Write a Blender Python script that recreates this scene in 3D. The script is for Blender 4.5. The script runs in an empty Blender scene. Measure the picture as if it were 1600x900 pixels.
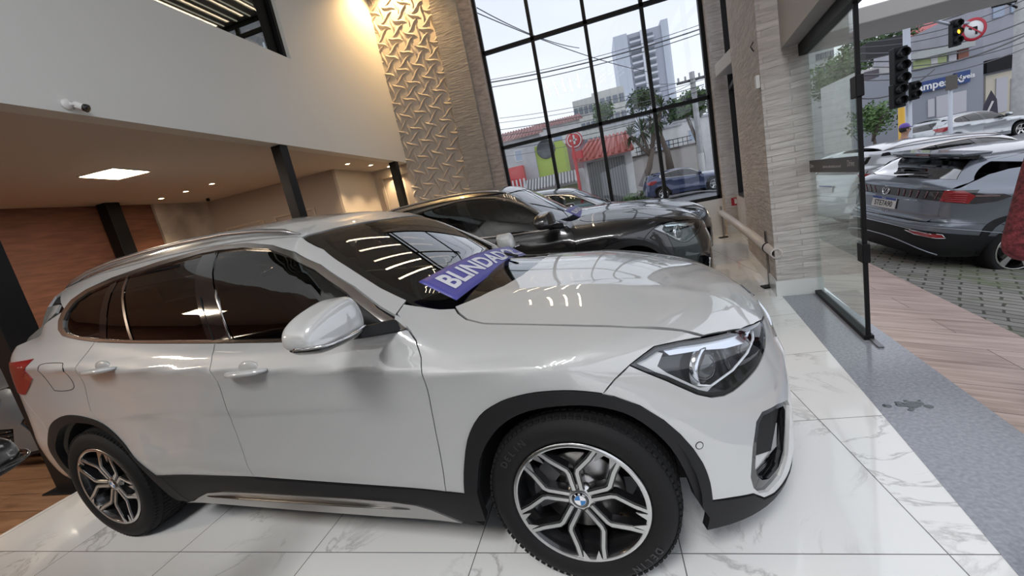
import bpy, math, random
import numpy as np
from mathutils import Vector, Matrix, Quaternion
from mathutils.geometry import delaunay_2d_cdt
random.seed(7); RNG = np.random.default_rng(7)
SC = bpy.context.scene; COL = SC.collection
# ---------------------------------------------------------------- camera
H = 1.3846
RC = Matrix(((0.95847309, 0.20267666, -0.20062779), (0.15329396, 0.22707587, 0.96173672), (0.24047932, -0.95255379, 0.186577)))
cam = bpy.data.objects.new('camera', bpy.data.cameras.new('camera')); COL.objects.link(cam)
cam.data.sensor_width = 36; cam.data.lens = 635.916/1600*36; cam.data.clip_start = .05; cam.data.clip_end = 800
cam.matrix_world = Matrix.Translation((0, 0, H)) @ RC.transposed().to_4x4()
SC.camera = cam
# ---------------------------------------------------------------- world, exposure
w = bpy.data.worlds.new('world'); SC.world = w; w.use_nodes = True
nt = w.node_tree; nt.nodes.clear()
wo = nt.nodes.new('ShaderNodeOutputWorld'); bg = nt.nodes.new('ShaderNodeBackground')
tc = nt.nodes.new('ShaderNodeTexCoord'); ns = nt.nodes.new('ShaderNodeTexNoise'); ns.inputs['Scale'].default_value = 1.6; ns.inputs['Detail'].default_value = 4
mp = nt.nodes.new('ShaderNodeMapping'); mp.inputs['Scale'].default_value = (1, 1, 3.5)
cr = nt.nodes.new('ShaderNodeValToRGB'); cr.color_ramp.elements[0].position = .35; cr.color_ramp.elements[0].color = (.66, .70, .80, 1)
cr.color_ramp.elements[1].position = .7; cr.color_ramp.elements[1].color = (.78, .80, .86, 1)
nt.links.new(tc.outputs['Generated'], mp.inputs[0]); nt.links.new(mp.outputs[0], ns.inputs['Vector']); nt.links.new(ns.outputs['Fac'], cr.inputs[0])
nt.links.new(cr.outputs[0], bg.inputs[0]); bg.inputs[1].default_value = 1.6; nt.links.new(bg.outputs[0], wo.inputs[0])
SC.view_settings.view_transform = 'Standard'; SC.view_settings.look = 'None'; SC.view_settings.gamma = 1.0
SC.view_settings.use_curve_mapping = False; SC.view_settings.exposure = 0.0
SC.render.film_transparent = False
SC.cycles.max_bounces = 10; SC.cycles.diffuse_bounces = 4; SC.cycles.glossy_bounces = 5; SC.cycles.transmission_bounces = 8; SC.cycles.transparent_max_bounces = 16
SC.cycles.sample_clamp_indirect = 4.0; SC.cycles.caustics_reflective = False; SC.cycles.caustics_refractive = False

def area(name, loc, size, power, col=(1, 1, 1), rot=(0, 0, 0), sy=None, spread=math.pi):
    l = bpy.data.lights.new(name, 'AREA'); l.energy = power; l.color = col; l.shape = 'RECTANGLE'; l.size = size; l.size_y = sy or size; l.spread = spread
    o = bpy.data.objects.new(name, l); o.location = loc; o.rotation_euler = rot; COL.objects.link(o); return o
def spot(name, loc, power, col, ang=80, rot=(0, 0, 0), r=.03, blend=.6):
    l = bpy.data.lights.new(name, 'SPOT'); l.energy = power; l.color = col; l.spot_size = math.radians(ang); l.spot_blend = blend; l.shadow_soft_size = r
    o = bpy.data.objects.new(name, l); o.location = loc; o.rotation_euler = rot; COL.objects.link(o); return o
def portal(name, loc, sx, sy, rot):
    o = area(name, loc, sx, 1, (1, 1, 1), rot, sy); o.data.cycles.is_portal = True; return o
portal('portal_window_wall', (.2, 9.35, 3.8), 4.3, 6.1, (math.radians(-90), 0, 0))
portal('portal_entrance', (1.0, -2.5, 1.15), 14.0, 2.3, (math.radians(90), 0, math.radians(90-10.6)))
portal('portal_front_glazing', (1.05, -.5, 4.9), 16, 3.9, (math.radians(90), 0, math.radians(90-10.6)))

# ---------------------------------------------------------------- materials
MATS = {}
def newmat(name):
    m = bpy.data.materials.new(name); m.use_nodes = True; nt = m.node_tree
    return m, nt, nt.nodes['Principled BSDF']
def mat(name, col, rough=.5, metal=0, coat=0, spec=.5, emit=None, es=0, bump=None, croug=.03, noise=None):
    if name in MATS: return MATS[name]
    m, nt, b = newmat(name)
    b.inputs['Base Color'].default_value = (*col, 1); b.inputs['Roughness'].default_value = rough; b.inputs['Metallic'].default_value = metal
    b.inputs['Coat Weight'].default_value = coat; b.inputs['Coat Roughness'].default_value = croug; b.inputs['Specular IOR Level'].default_value = spec
    if emit: b.inputs['Emission Color'].default_value = (*emit, 1); b.inputs['Emission Strength'].default_value = es
    if noise:   # (scale, amount, mapping scale)
        tc = nt.nodes.new('ShaderNodeTexCoord'); mp = nt.nodes.new('ShaderNodeMapping'); mp.inputs['Scale'].default_value = noise[2] if len(noise) > 2 else (1, 1, 1)
        n = nt.nodes.new('ShaderNodeTexNoise'); n.inputs['Scale'].default_value = noise[0]; n.inputs['Detail'].default_value = 5
        r = nt.nodes.new('ShaderNodeValToRGB'); a = noise[1]
        r.color_ramp.elements[0].position = .3; r.color_ramp.elements[1].position = .7
        r.color_ramp.elements[0].color = (*[c*(1-a) for c in col], 1); r.color_ramp.elements[1].color = (*[min(1, c*(1+a)) for c in col], 1)
        nt.links.new(tc.outputs['Object'], mp.inputs[0]); nt.links.new(mp.outputs[0], n.inputs['Vector']); nt.links.new(n.outputs['Fac'], r.inputs[0]); nt.links.new(r.outputs[0], b.inputs['Base Color'])
    if bump:
        tc = nt.nodes.new('ShaderNodeTexCoord'); n = nt.nodes.new('ShaderNodeTexNoise'); n.inputs['Scale'].default_value = bump[0]; n.inputs['Detail'].default_value = 4
        bp = nt.nodes.new('ShaderNodeBump'); bp.inputs['Strength'].default_value = bump[1]; bp.inputs['Distance'].default_value = .01
        nt.links.new(tc.outputs['Object'], n.inputs['Vector']); nt.links.new(n.outputs['Fac'], bp.inputs['Height']); nt.links.new(bp.outputs[0], b.inputs['Normal'])
    MATS[name] = m; return m
def glass(name, tint, base=.04, rough=0.0, boost=1.0, gcol=(1, 1, 1)):
    """thin pane: tinted see-through plus fresnel mirror"""
    if name in MATS: return MATS[name]
    m = bpy.data.materials.new(name); m.use_nodes = True; nt = m.node_tree; nt.nodes.clear()
    o = nt.nodes.new('ShaderNodeOutputMaterial'); t = nt.nodes.new('ShaderNodeBsdfTransparent'); t.inputs[0].default_value = (*tint, 1)
    g = nt.nodes.new('ShaderNodeBsdfGlossy'); g.inputs['Roughness'].default_value = rough; g.inputs[0].default_value = (*gcol, 1)
    f = nt.nodes.new('ShaderNodeFresnel'); ge = nt.nodes.new('ShaderNodeNewGeometry'); io = nt.nodes.new('ShaderNodeMath'); io.operation = 'MULTIPLY_ADD'; io.inputs[1].default_value = 1/1.5-1.5; io.inputs[2].default_value = 1.6; nt.links.new(ge.outputs['Backfacing'], io.inputs[0]); nt.links.new(io.outputs[0], f.inputs[0])
    mul = nt.nodes.new('ShaderNodeMath'); mul.operation = 'MULTIPLY_ADD'; mul.inputs[1].default_value = boost; mul.inputs[2].default_value = base-.04; mul.use_clamp = True
    mx = nt.nodes.new('ShaderNodeMixShader'); nt.links.new(f.outputs[0], mul.inputs[0]); nt.links.new(mul.outputs[0], mx.inputs[0])
    nt.links.new(t.outputs[0], mx.inputs[1]); nt.links.new(g.outputs[0], mx.inputs[2]); nt.links.new(mx.outputs[0], o.inputs[0])
    MATS[name] = m; return m
def emis(name, col, s):
    return mat(name, (0.02, .02, .02), .5, emit=col, es=s)
# ---------------------------------------------------------------- object helpers
def tag(o, label=None, cat=None, group=None, kind=None):
    if label: o['label'] = label
    if cat: o['category'] = cat
    if group: o['group'] = group
    if kind: o['kind'] = kind
    return o
def empty(name, loc=(0, 0, 0), rz=0, label=None, cat=None, group=None):
    o = bpy.data.objects.new(name, None); o.location = loc; o.rotation_euler = (0, 0, rz); o.empty_display_size = .2; COL.objects.link(o)
    return tag(o, label, cat, group)
def copy_tree(o, parent=None, loc=None, rz=None):
    c = o.copy(); COL.objects.link(c)
    if parent: c.parent = parent
    if loc is not None: c.location = loc
    if rz is not None: c.rotation_euler = (0, 0, rz)
    for ch in [x for x in bpy.data.objects if x.parent == o]: copy_tree(ch, c)
    return c
def mesh_obj(name, verts, faces, m, parent=None, smooth=False, normals=None, mats=None, midx=None):
    me = bpy.data.meshes.new(name); me.from_pydata([tuple(map(float, v)) for v in verts], [], faces)
    for mm in (mats or [m]): me.materials.append(mm)
    if midx is not None: me.polygons.foreach_set('material_index', midx)
    if smooth: me.polygons.foreach_set('use_smooth', [True]*len(me.polygons))
    me.update()
    if normals is not None: me.normals_split_custom_set_from_vertices([tuple(n) for n in normals])
    o = bpy.data.objects.new(name, me); COL.objects.link(o)
    if parent: o.parent = parent
    return o
def fr(d):
    d = Vector(d).normalized(); a = Vector((0, 0, 1)) if abs(d.z) < .9 else Vector((1, 0, 0))
    u = d.cross(a).normalized(); return u, d.cross(u).normalized(), d
class MB:
    def __init__(s): s.v = []; s.f = []; s.sm = []; s.mi = []; s.m = 0
    def add(s, vs, fs, smooth=False):
        b = len(s.v); s.v += [tuple(v) for v in vs]; s.f += [tuple(b+i for i in f) for f in fs]; s.sm += [smooth]*len(fs); s.mi += [s.m]*len(fs); return s
    def box(s, c, d, rz=0, M=None):
        x, y, z = d[0]/2, d[1]/2, d[2]/2
        vs = [Vector((i*x, j*y, k*z)) for k in (-1, 1) for j in (-1, 1) for i in (-1, 1)]
        if rz: vs = [Matrix.Rotation(rz, 3, 'Z') @ v for v in vs]
        if M is not None: vs = [M @ v for v in vs]
        vs = [v+Vector(c) for v in vs]
        return s.add(vs, [(0, 2, 3, 1), (4, 5, 7, 6), (0, 1, 5, 4), (2, 6, 7, 3), (0, 4, 6, 2), (1, 3, 7, 5)])
    def bx(s, a, b):   # box from min corner to max corner
        return s.box([(a[i]+b[i])/2 for i in range(3)], [abs(b[i]-a[i]) for i in range(3)])
    def hexa(s, p):    # 8 points: bottom 4 loop, top 4 loop
        return s.add(p, [(3, 2, 1, 0), (4, 5, 6, 7), (0, 1, 5, 4), (1, 2, 6, 5), (2, 3, 7, 6), (3, 0, 4, 7)])
    def tube(s, pts, r, n=10, caps=True, flat=1.0, closed=False):
        pts = [Vector(p) for p in pts]; rs = r if isinstance(r, (list, tuple)) else [r]*len(pts); vs = []; fs = []; N = len(pts); u = None
        for i, p in enumerate(pts):
            a = pts[(i-1) % N] if closed else pts[max(i-1, 0)]; b = pts[(i+1) % N] if closed else pts[min(i+1, N-1)]
            d = (b-a).normalized()
            if u is None: u, w, _ = fr(d)
            else: u = (u-d*u.dot(d)).normalized(); w = d.cross(u)
            for k in range(n):
                t = 2*math.pi*k/n; vs.append(p+u*math.cos(t)*rs[i]+w*math.sin(t)*rs[i]*flat)
        for i in range(N if closed else N-1):
            for k in range(n):
                a = i*n+k; b = i*n+(k+1) % n; j = (i+1) % N
                fs.append((a, b, j*n+(k+1) % n, j*n+k))
        s.add(vs, fs, True)
        if caps and not closed:
            b0 = len(s.v)-len(vs); s.f.append(tuple(b0+k for k in range(n-1, -1, -1))); s.f.append(tuple(b0+(N-1)*n+k for k in range(n))); s.sm += [False]*2; s.mi += [s.m]*2
        return s
    def lathe(s, prof, c=(0, 0, 0), ax=(0, 0, 1), n=32, smooth=True, a0=0, a1=None):
        u, w, d = fr(ax); c = Vector(c); vs = []; fs = []; full = a1 is None; K = n if full else n+1
        for r, h in prof:
            for k in range(K):
                t = a0+((2*math.pi if full else a1-a0)*k/n); vs.append(c+d*h+(u*math.cos(t)+w*math.sin(t))*r)
        for i in range(len(prof)-1):
            for k in range(n if full else n):
                a = i*K+k; b = i*K+(k+1) % K; fs.append((a, b, b+K, a+K))
        return s.add(vs, fs, smooth)
    def cyl(s, c, r, h, ax=(0, 0, 1), n=24, r2=None):
        r2 = r if r2 is None else r2
        return s.lathe([(0, 0), (r, 0)], c, ax, n, False).lathe([(r, 0), (r2, h)], c, ax, n, True).lathe([(r2, h), (0, h)], c, ax, n, False)
    def ball(s, c, r, n=16, m=10, sc=(1, 1, 1), M=None):
        vs = []; fs = []
        for i in range(m+1):
            a = math.pi*i/m
            for k in range(n):
                t = 2*math.pi*k/n; v = Vector((math.sin(a)*math.cos(t)*r*sc[0], math.sin(a)*math.sin(t)*r*sc[1], math.cos(a)*r*sc[2]))
                if M is not None: v = M @ v
                vs.append(v+Vector(c))
        for i in range(m):
            for k in range(n): fs.append((i*n+k, i*n+(k+1) % n, (i+1)*n+(k+1) % n, (i+1)*n+k))
        return s.add(vs, fs, True)
    def prism(s, poly, o, u, v, w, smooth=False):   # polygon in plane (u,v) at o, thickness vector w
        o, u, v, w = map(Vector, (o, u, v, w)); P = [o+u*a+v*b for a, b in poly]; n = len(P)
        ar = sum(poly[i][0]*poly[(i+1) % n][1]-poly[(i+1) % n][0]*poly[i][1] for i in range(n))
        if (ar > 0) != (u.cross(v).dot(w) > 0): P = P[::-1]
        Q = [p+w for p in P]
        s.add(P+Q, [tuple(range(n-1, -1, -1)), tuple(range(n, 2*n))]); b = len(s.v)-2*n
        s.f += [(b+i, b+(i+1) % n, b+n+(i+1) % n, b+n+i) for i in range(n)]; s.sm += [smooth]*n; s.mi += [s.m]*n
        return s
    def build(s, name, m, parent=None, bevel=0, seg=2, mats=None):
        o = mesh_obj(name, s.v, s.f, m, parent, mats=mats, midx=s.mi if mats else None)
        o.data.polygons.foreach_set('use_smooth', s.sm); o.data.update()
        if bevel:
            b = o.modifiers.new('b', 'BEVEL'); b.width = bevel; b.segments = seg; b.limit_method = 'ANGLE'; b.angle_limit = math.radians(40); b.harden_normals = True
            if not any(s.sm): o.data.polygons.foreach_set('use_smooth', [True]*len(s.f))
        return o
def text_mesh(name, body, size, m, parent=None, M=None, ext=.002, align='CENTER', font_shear=0, spacing=1.0, bold=0, sx=1.0):
    cu = bpy.data.curves.new(name, 'FONT'); cu.body = body; cu.size = size; cu.extrude = ext; cu.align_x = align; cu.align_y = 'CENTER'
    cu.shear = font_shear; cu.space_character = spacing; cu.offset = bold; cu.resolution_u = 3
    o = bpy.data.objects.new(name+'_t', cu); COL.objects.link(o)
    dg = bpy.context.evaluated_depsgraph_get(); me = bpy.data.meshes.new_from_object(o.evaluated_get(dg)); bpy.data.objects.remove(o); bpy.data.curves.remove(cu)
    if sx != 1: me.transform(Matrix.Diagonal((sx, 1, 1, 1)))
    if M is not None: me.transform(M)
    me.materials.clear(); me.materials.append(m); me.name = name
    o = bpy.data.objects.new(name, me); COL.objects.link(o)
    if parent: o.parent = parent
    return o
# ---------------------------------------------------------------- car surface fields (numpy)
def pch(xs, ys):
    xs = np.array(xs, float); ys = np.array(ys, float)
    h = np.diff(xs); d = np.diff(ys)/h
    m = np.zeros(len(xs)); m[0] = d[0]; m[-1] = d[-1]
    for i in range(1, len(xs)-1):
        if d[i-1]*d[i] > 0:
            w1 = 2*h[i]+h[i-1]; w2 = h[i]+2*h[i-1]
            m[i] = (w1+w2)/(w1/d[i-1]+w2/d[i])
    def f(x):
        x = np.clip(x, xs[0], xs[-1]); k = np.clip(np.searchsorted(xs, x, side='right')-1, 0, len(h)-1)
        t = (x-xs[k])/h[k]; t2 = t*t; t3 = t2*t
        return (2*t3-3*t2+1)*ys[k]+(t3-2*t2+t)*h[k]*m[k]+(-2*t3+3*t2)*ys[k+1]+(t3-t2)*h[k]*m[k+1]
    return f
def smax(a, b, k):
    h = np.maximum(k-np.abs(a-b), 0)/k
    return np.maximum(a, b)+h*h*k*0.25
def smin(a, b, k): return -smax(-a, -b, k)
class CarShape:
    """Solid described by plain profile curves; x forward from the front axle, y left, z up."""
    def __init__(s, c):
        s.c = c
        s.sd = pch(*c['side']); s.zc = pch(*c['crease']); s.tp = pch(*c['taper'])
        s.te = pch(*c['topedge']); s.cr = c.get('crown', .085); s.ye = c.get('ye', .72)
        s.fp = pch(*c['fprof']); s.fl = pch(*c['fplan']); s.rp = pch(*c['rprof']); s.rl = pch(*c['rplan'])
        s.gs = pch(*c['gside']); s.gt = pch(*c['gtaper']); s.zr = pch(*c['roof'])
        s.gr = pch(*c['grear']); s.gp = pch(*c['grplan']); s.ws = c['wscreen']
        s.crx = pch(*c['crownx']) if 'crownx' in c else None
        s.kh = c.get('khood', .12); s.kg = c.get('kroof', .16); s.kn = c.get('knose', .10)
        s.flare = c.get('flare', None); s.dome = c.get('dome', 0)
    def F(s, P):
        x, y, z = P[..., 0], np.abs(P[..., 1]), P[..., 2]
        S = s.sd(z-(s.zc(x)-.925))-s.tp(x)
        if s.flare:
            for wx, amt in s.flare:
                r = np.sqrt((x-wx)**2+(z-.34)**2)
                S = S+amt*np.exp(-((r-.44)/.13)**2)
        a = y-S
        cw = s.cr if s.crx is None else s.crx(x)
        T = s.te(x)+cw*(1-np.minimum(y/s.ye, 1.2)**2)
        if s.dome:
            T = T+s.dome*np.exp(-((y-.47+.10*np.clip(x, -.5, .8))/.05)**2)*np.clip((x+.5)/.3, 0, 1)*np.clip((.8-x)/.3, 0, 1)
        b = z-T
        L = smax(a, b, s.kh)
        fx = (x-(s.fp(z)-s.fl(y)))*.85
        L = smax(L, fx, s.kn)
        rx = ((s.rp(z)+s.rl(y))-x)*.85
        L = smax(L, rx, .08)
        L = smax(L, .13-z, .04)
        g = (y-(s.gs(z)-s.gt(x)))*.9
        g = smax(g, z-(s.zr(x)-.07*(y/.6)**2), s.kg)
        bx, bz, sl, cu = s.ws
        w = (x-(bx-sl*(z-bz)-cu*np.minimum(y/.6, 1.3)**2-.10*np.clip(z-bz, 0, .6)*np.clip(z-bz-.5, -1, 0)))/np.sqrt(1+sl*sl)
        g = smax(g, w, s.c.get('kws', .05))
        r = (s.gr(z)+s.gp(y)-x)*.8
        g = smax(g, r, .08)
        g = smax(g, .75-z, .02)
        return smin(L, g, .03)
    def hit(s, O, D, tmax=3.0, step=.03):
        O = np.asarray(O, float); D = np.asarray(D, float); O = np.broadcast_to(O, D.shape).copy() if O.ndim < D.ndim else O
        D = np.broadcast_to(D, O.shape)
        t = np.zeros(O.shape[0]); found = np.zeros(O.shape[0], bool)
        n = int(tmax/step)
        for i in range(n):
            act = ~found
            if not act.any(): break
            f = s.F(O[act]+D[act]*t[act][:, None])
            idx = np.where(act)[0]; ins = f < 0
            found[idx[ins]] = True; t[idx[~ins]] += step
        lo = t-step; hi = t.copy()
        for _ in range(14):
            m = (lo+hi)/2; f = s.F(O+D*m[:, None]); ins = f < 0
            hi = np.where(ins, m, hi); lo = np.where(ins, lo, m)
        return O+D*((lo+hi)/2)[:, None], found
    def nrm(s, P, e=2e-3):
        g = np.stack([s.F(P+d)-s.F(P-d) for d in np.eye(3)*e], -1)
        return g/np.maximum(np.linalg.norm(g, axis=-1, keepdims=True), 1e-9)
    def lift(s, dom, A):
        """2D panel coordinates -> surface points, by projecting along the panel's own direction"""
        A = np.asarray(A, float); n = len(A); z = np.zeros(n)
        if dom == 'side': O = np.stack([A[:, 0], z-1.15, A[:, 1]], 1); D = np.tile([0, 1., 0], (n, 1)); tm = 1.1
        elif dom == 'top': O = np.stack([A[:, 0], A[:, 1], z+1.9], 1); D = np.tile([0, 0, -1.], (n, 1)); tm = 1.6
        elif dom == 'front': O = np.stack([z+1.2, A[:, 0], A[:, 1]], 1); D = np.tile([-1., 0, 0], (n, 1)); tm = 3.0
        elif dom == 'rear': O = np.stack([z-4.4, A[:, 0], A[:, 1]], 1); D = np.tile([1., 0, 0], (n, 1)); tm = 3.0
        elif dom == 'nose':   # wraps from the side (a=-pi/2) to straight ahead (a=0) about a vertical axis
            th = A[:, 0]; d = np.stack([np.cos(th), np.sin(th), z], 1); O = np.stack([z-.1, z, A[:, 1]], 1)+d*1.5; D = -d; tm = 1.4
        elif dom == 'ob':
            O = np.stack([A[:, 0], A[:, 1]*.6-1.3*.8, A[:, 1]*.8+1.3*.6], 1); D = np.tile([0, .8, -.6], (n, 1)); tm = 1.8
        elif dom == 'tail':
            th = A[:, 0]; d = np.stack([-np.cos(th), np.sin(th), z], 1); O = np.stack([z-2.7, z, A[:, 1]], 1)+d*1.6; D = -d; tm = 1.5
        return s.hit(O, D, tm)
def dom_of(dom, P):
    P = np.asarray(P)
    if dom == 'side': return P[:, [0, 2]]
    if dom == 'top': return P[:, [0, 1]]
    if dom == 'ob': return np.stack([P[:, 0], P[:, 1]*.6+P[:, 2]*.8], 1)
    if dom in ('front', 'rear'): return P[:, [1, 2]]
    if dom == 'nose': return np.stack([np.arctan2(P[:, 1], P[:, 0]+.1), P[:, 2]], 1)
    if dom == 'tail': return np.stack([np.arctan2(P[:, 1], -(P[:, 0]+2.7)), P[:, 2]], 1)
HERO = dict(
    side=((.1, .18, .25, .33, .42, .5, .6, .7, .8, .87, .905, .925, .95, 1.0, 1.08, 1.2, 1.4), (.80, .835, .855, .872, .882, .874, .870, .872, .878, .888, .897, .905, .899, .888, .872, .855, .84)),
    crease=((-3.6, -2.87, -2.46, -1.66, -1.2, -.78, -.45, 0, .9), (1.10, 1.068, 1.035, .975, .938, .906, .872, .85, .83)),
    taper=((-3.7, -3.2, -2.7, -1.3, -.2, .2, .5, .8), (.08, .03, .003, 0, .0, .0, .02, .06)),
    topedge=((-3.7, -3.0, -2.5, -2.0, -1.5, -1.1, -.6, -.45, -.29, -.08, .14, .33, .48, .6, .72, .85), (1.22, 1.22, 1.19, 1.14, 1.09, 1.07, 1.04, 1.01, .985, .962, .94, .905, .87, .84, .80, .75)),
    crown=.085, ye=.72, dome=.006, crownx=((-.5, -.2, .1, .3, .5, .7), (.13, .13, .125, .11, .085, .06)),
    fprof=((.1, .15, .22, .3, .45, .6, .7, .78, .84, .9, 1.0), (.78, .81, .835, .845, .845, .835, .808, .78, .745, .69, .55)),
    fplan=((0, .2, .4, .5, .6, .7, .8, .86, .91, .95), (0, .01, .045, .08, .14, .24, .40, .56, .8, 1.1)),
    rprof=((.15, .22, .35, .6, .8, .95, 1.1, 1.3), (-3.40, -3.48, -3.58, -3.61, -3.59, -3.56, -3.50, -3.40)),
    rplan=((0, .3, .5, .65, .75, .8, .86, .91, .95), (0, .01, .03, .07, .13, .19, .32, .6, 1.0)),
    gside=((.9, 1.05, 1.15, 1.25, 1.35, 1.45, 1.5, 1.6), (.868, .858, .836, .800, .752, .69, .65, .56)),
    gtaper=((-3.6, -3.3, -3.0, -2.6, -1.5, -.9, -.4), (.14, .09, .045, .008, 0, .004, .02)),
    roof=((-3.6, -3.3, -3.0, -2.5, -2.0, -1.6, -1.3, -1.1, -.8), (1.41, 1.495, 1.555, 1.60, 1.61, 1.595, 1.56, 1.53, 1.44)),
    grear=((.9, 1.1, 1.3, 1.42, 1.5, 1.6), (-3.56, -3.50, -3.36, -3.28, -3.26, -3.26)),
    grplan=((0, .3, .5, .6, .7, .75, .85), (0, .01, .06, .13, .27, .36, .6)),
    wscreen=(-.36, 1.0, 1.43, .09), flare=((0, .010), (-2.67, .012)))
# ---------------------------------------------------------------- panel cutter
PAINT = {}
def paint(name, col, metal=0.0, rough=.35):
    m = mat(name, col, rough, metal, coat=1.0, spec=.5, croug=.015); m.node_tree.nodes['Principled BSDF'].inputs['Coat IOR'].default_value = 2.0 if sum(col) > 1.2 else 1.6; return m
BLK = mat('black_plastic', (.009, .009, .010), .6, spec=.35, bump=(900, .08)); GLB = mat('gloss_black', (.006, .006, .007), .08, coat=1)
CHR = mat('satin_aluminium', (.62, .58, .55), .22, 1.0); CHB = mat('bright_chrome', (.8, .8, .82), .06, 1.0)
RUB = mat('tyre_rubber', (.0065, .0065, .007), .7, spec=.3, bump=(160, .15)); DRK = mat('dark_cavity', (.004, .004, .005), .9)
SIDEG = glass('privacy_glass', (.06, .06, .065), .05, 0, 1.15); WSG = glass('windscreen_glass', (.42, .46, .45), .05, 0, 1.3); LAMPG = glass('lamp_cover', (.93, .95, .97), .04, 0, 1.0)
LEATH = mat('dark_leather', (.03, .028, .027), .5, bump=(300, .1)); SILV = mat('wheel_silver', (.62, .62, .61), .22, .95); RIMB = mat('wheel_black', (.01, .01, .011), .25, coat=.6)
REDL = mat('red_lamp', (.30, .006, .012), .08, coat=1); DISC = mat('brake_disc', (.35, .34, .33), .3, 1)
SK = {'side': (1, 1), 'top': (1, 1), 'front': (1, 1), 'rear': (1, 1), 'nose': (.9, 1), 'tail': (.9, 1), 'ob': (1, 1)}
def pip(P, poly):
    P = np.asarray(P); poly = np.asarray(poly); x, y = P[:, 0], P[:, 1]; ins = np.zeros(len(P), bool); n = len(poly)
    for i in range(n):
        x0, y0 = poly[i]; x1, y1 = poly[(i+1) % n]
        c = ((y0 > y) != (y1 > y))
        if y1 != y0: ins ^= c & (x < (x1-x0)*(y-y0)/(y1-y0)+x0)
    return ins
def densify(P, h):
    out = []
    for i in range(len(P)):
        a = np.array(P[i]); b = np.array(P[(i+1) % len(P)]); n = max(1, int(np.ceil(np.linalg.norm(b-a)/h)))
        for k in range(n): out.append(a+(b-a)*k/n)
    return np.array(out)
def spline(P, n=4, closed=False):
    P = [np.array(p, float) for p in P]; out = []; N = len(P)
    for i in range(N if closed else N-1):
        p0 = P[(i-1) % N] if closed or i > 0 else P[i]; p1 = P[i]; p2 = P[(i+1) % N]; p3 = P[(i+2) % N] if closed or i+2 < N else P[(i+1) % N]
        for k in range(n):
            t = k/n; out.append(.5*((2*p1)+(-p0+p2)*t+(2*p0-5*p1+4*p2-p3)*t*t+(-p0+3*p1-3*p2+p3)*t**3))
    if not closed: out.append(P[-1])
    return [tuple(o) for o in out]
def inset(P, g):
    P = np.array(P); A = np.sum(P[:, 0]*np.roll(P[:, 1], -1)-np.roll(P[:, 0], -1)*P[:, 1]); sg = 1 if A > 0 else -1
    d1 = P-np.roll(P, 1, 0); d2 = np.roll(P, -1, 0)-P
    n1 = np.stack([-d1[:, 1], d1[:, 0]], 1); n2 = np.stack([-d2[:, 1], d2[:, 0]], 1)
    n1 /= np.maximum(np.linalg.norm(n1, axis=1), 1e-9)[:, None]; n2 /= np.maximum(np.linalg.norm(n2, axis=1), 1e-9)[:, None]
    n = n1+n2; n /= np.maximum(np.linalg.norm(n, axis=1), .5)[:, None]
    return P+sg*n*g
def resolve(S, dom, segs, warp=None):
    """segments [(domain, points)...] -> outline in dom coordinates"""
    out = []
    for d, pts in segs:
        pts = np.array(pts, float)
        if warp is not None: pts = warp(d, pts)
        if d != dom:
            P, ok = S.lift(d, pts); pts = dom_of(dom, P)[ok]
        out += [tuple(p) for p in pts]
    return out
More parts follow.
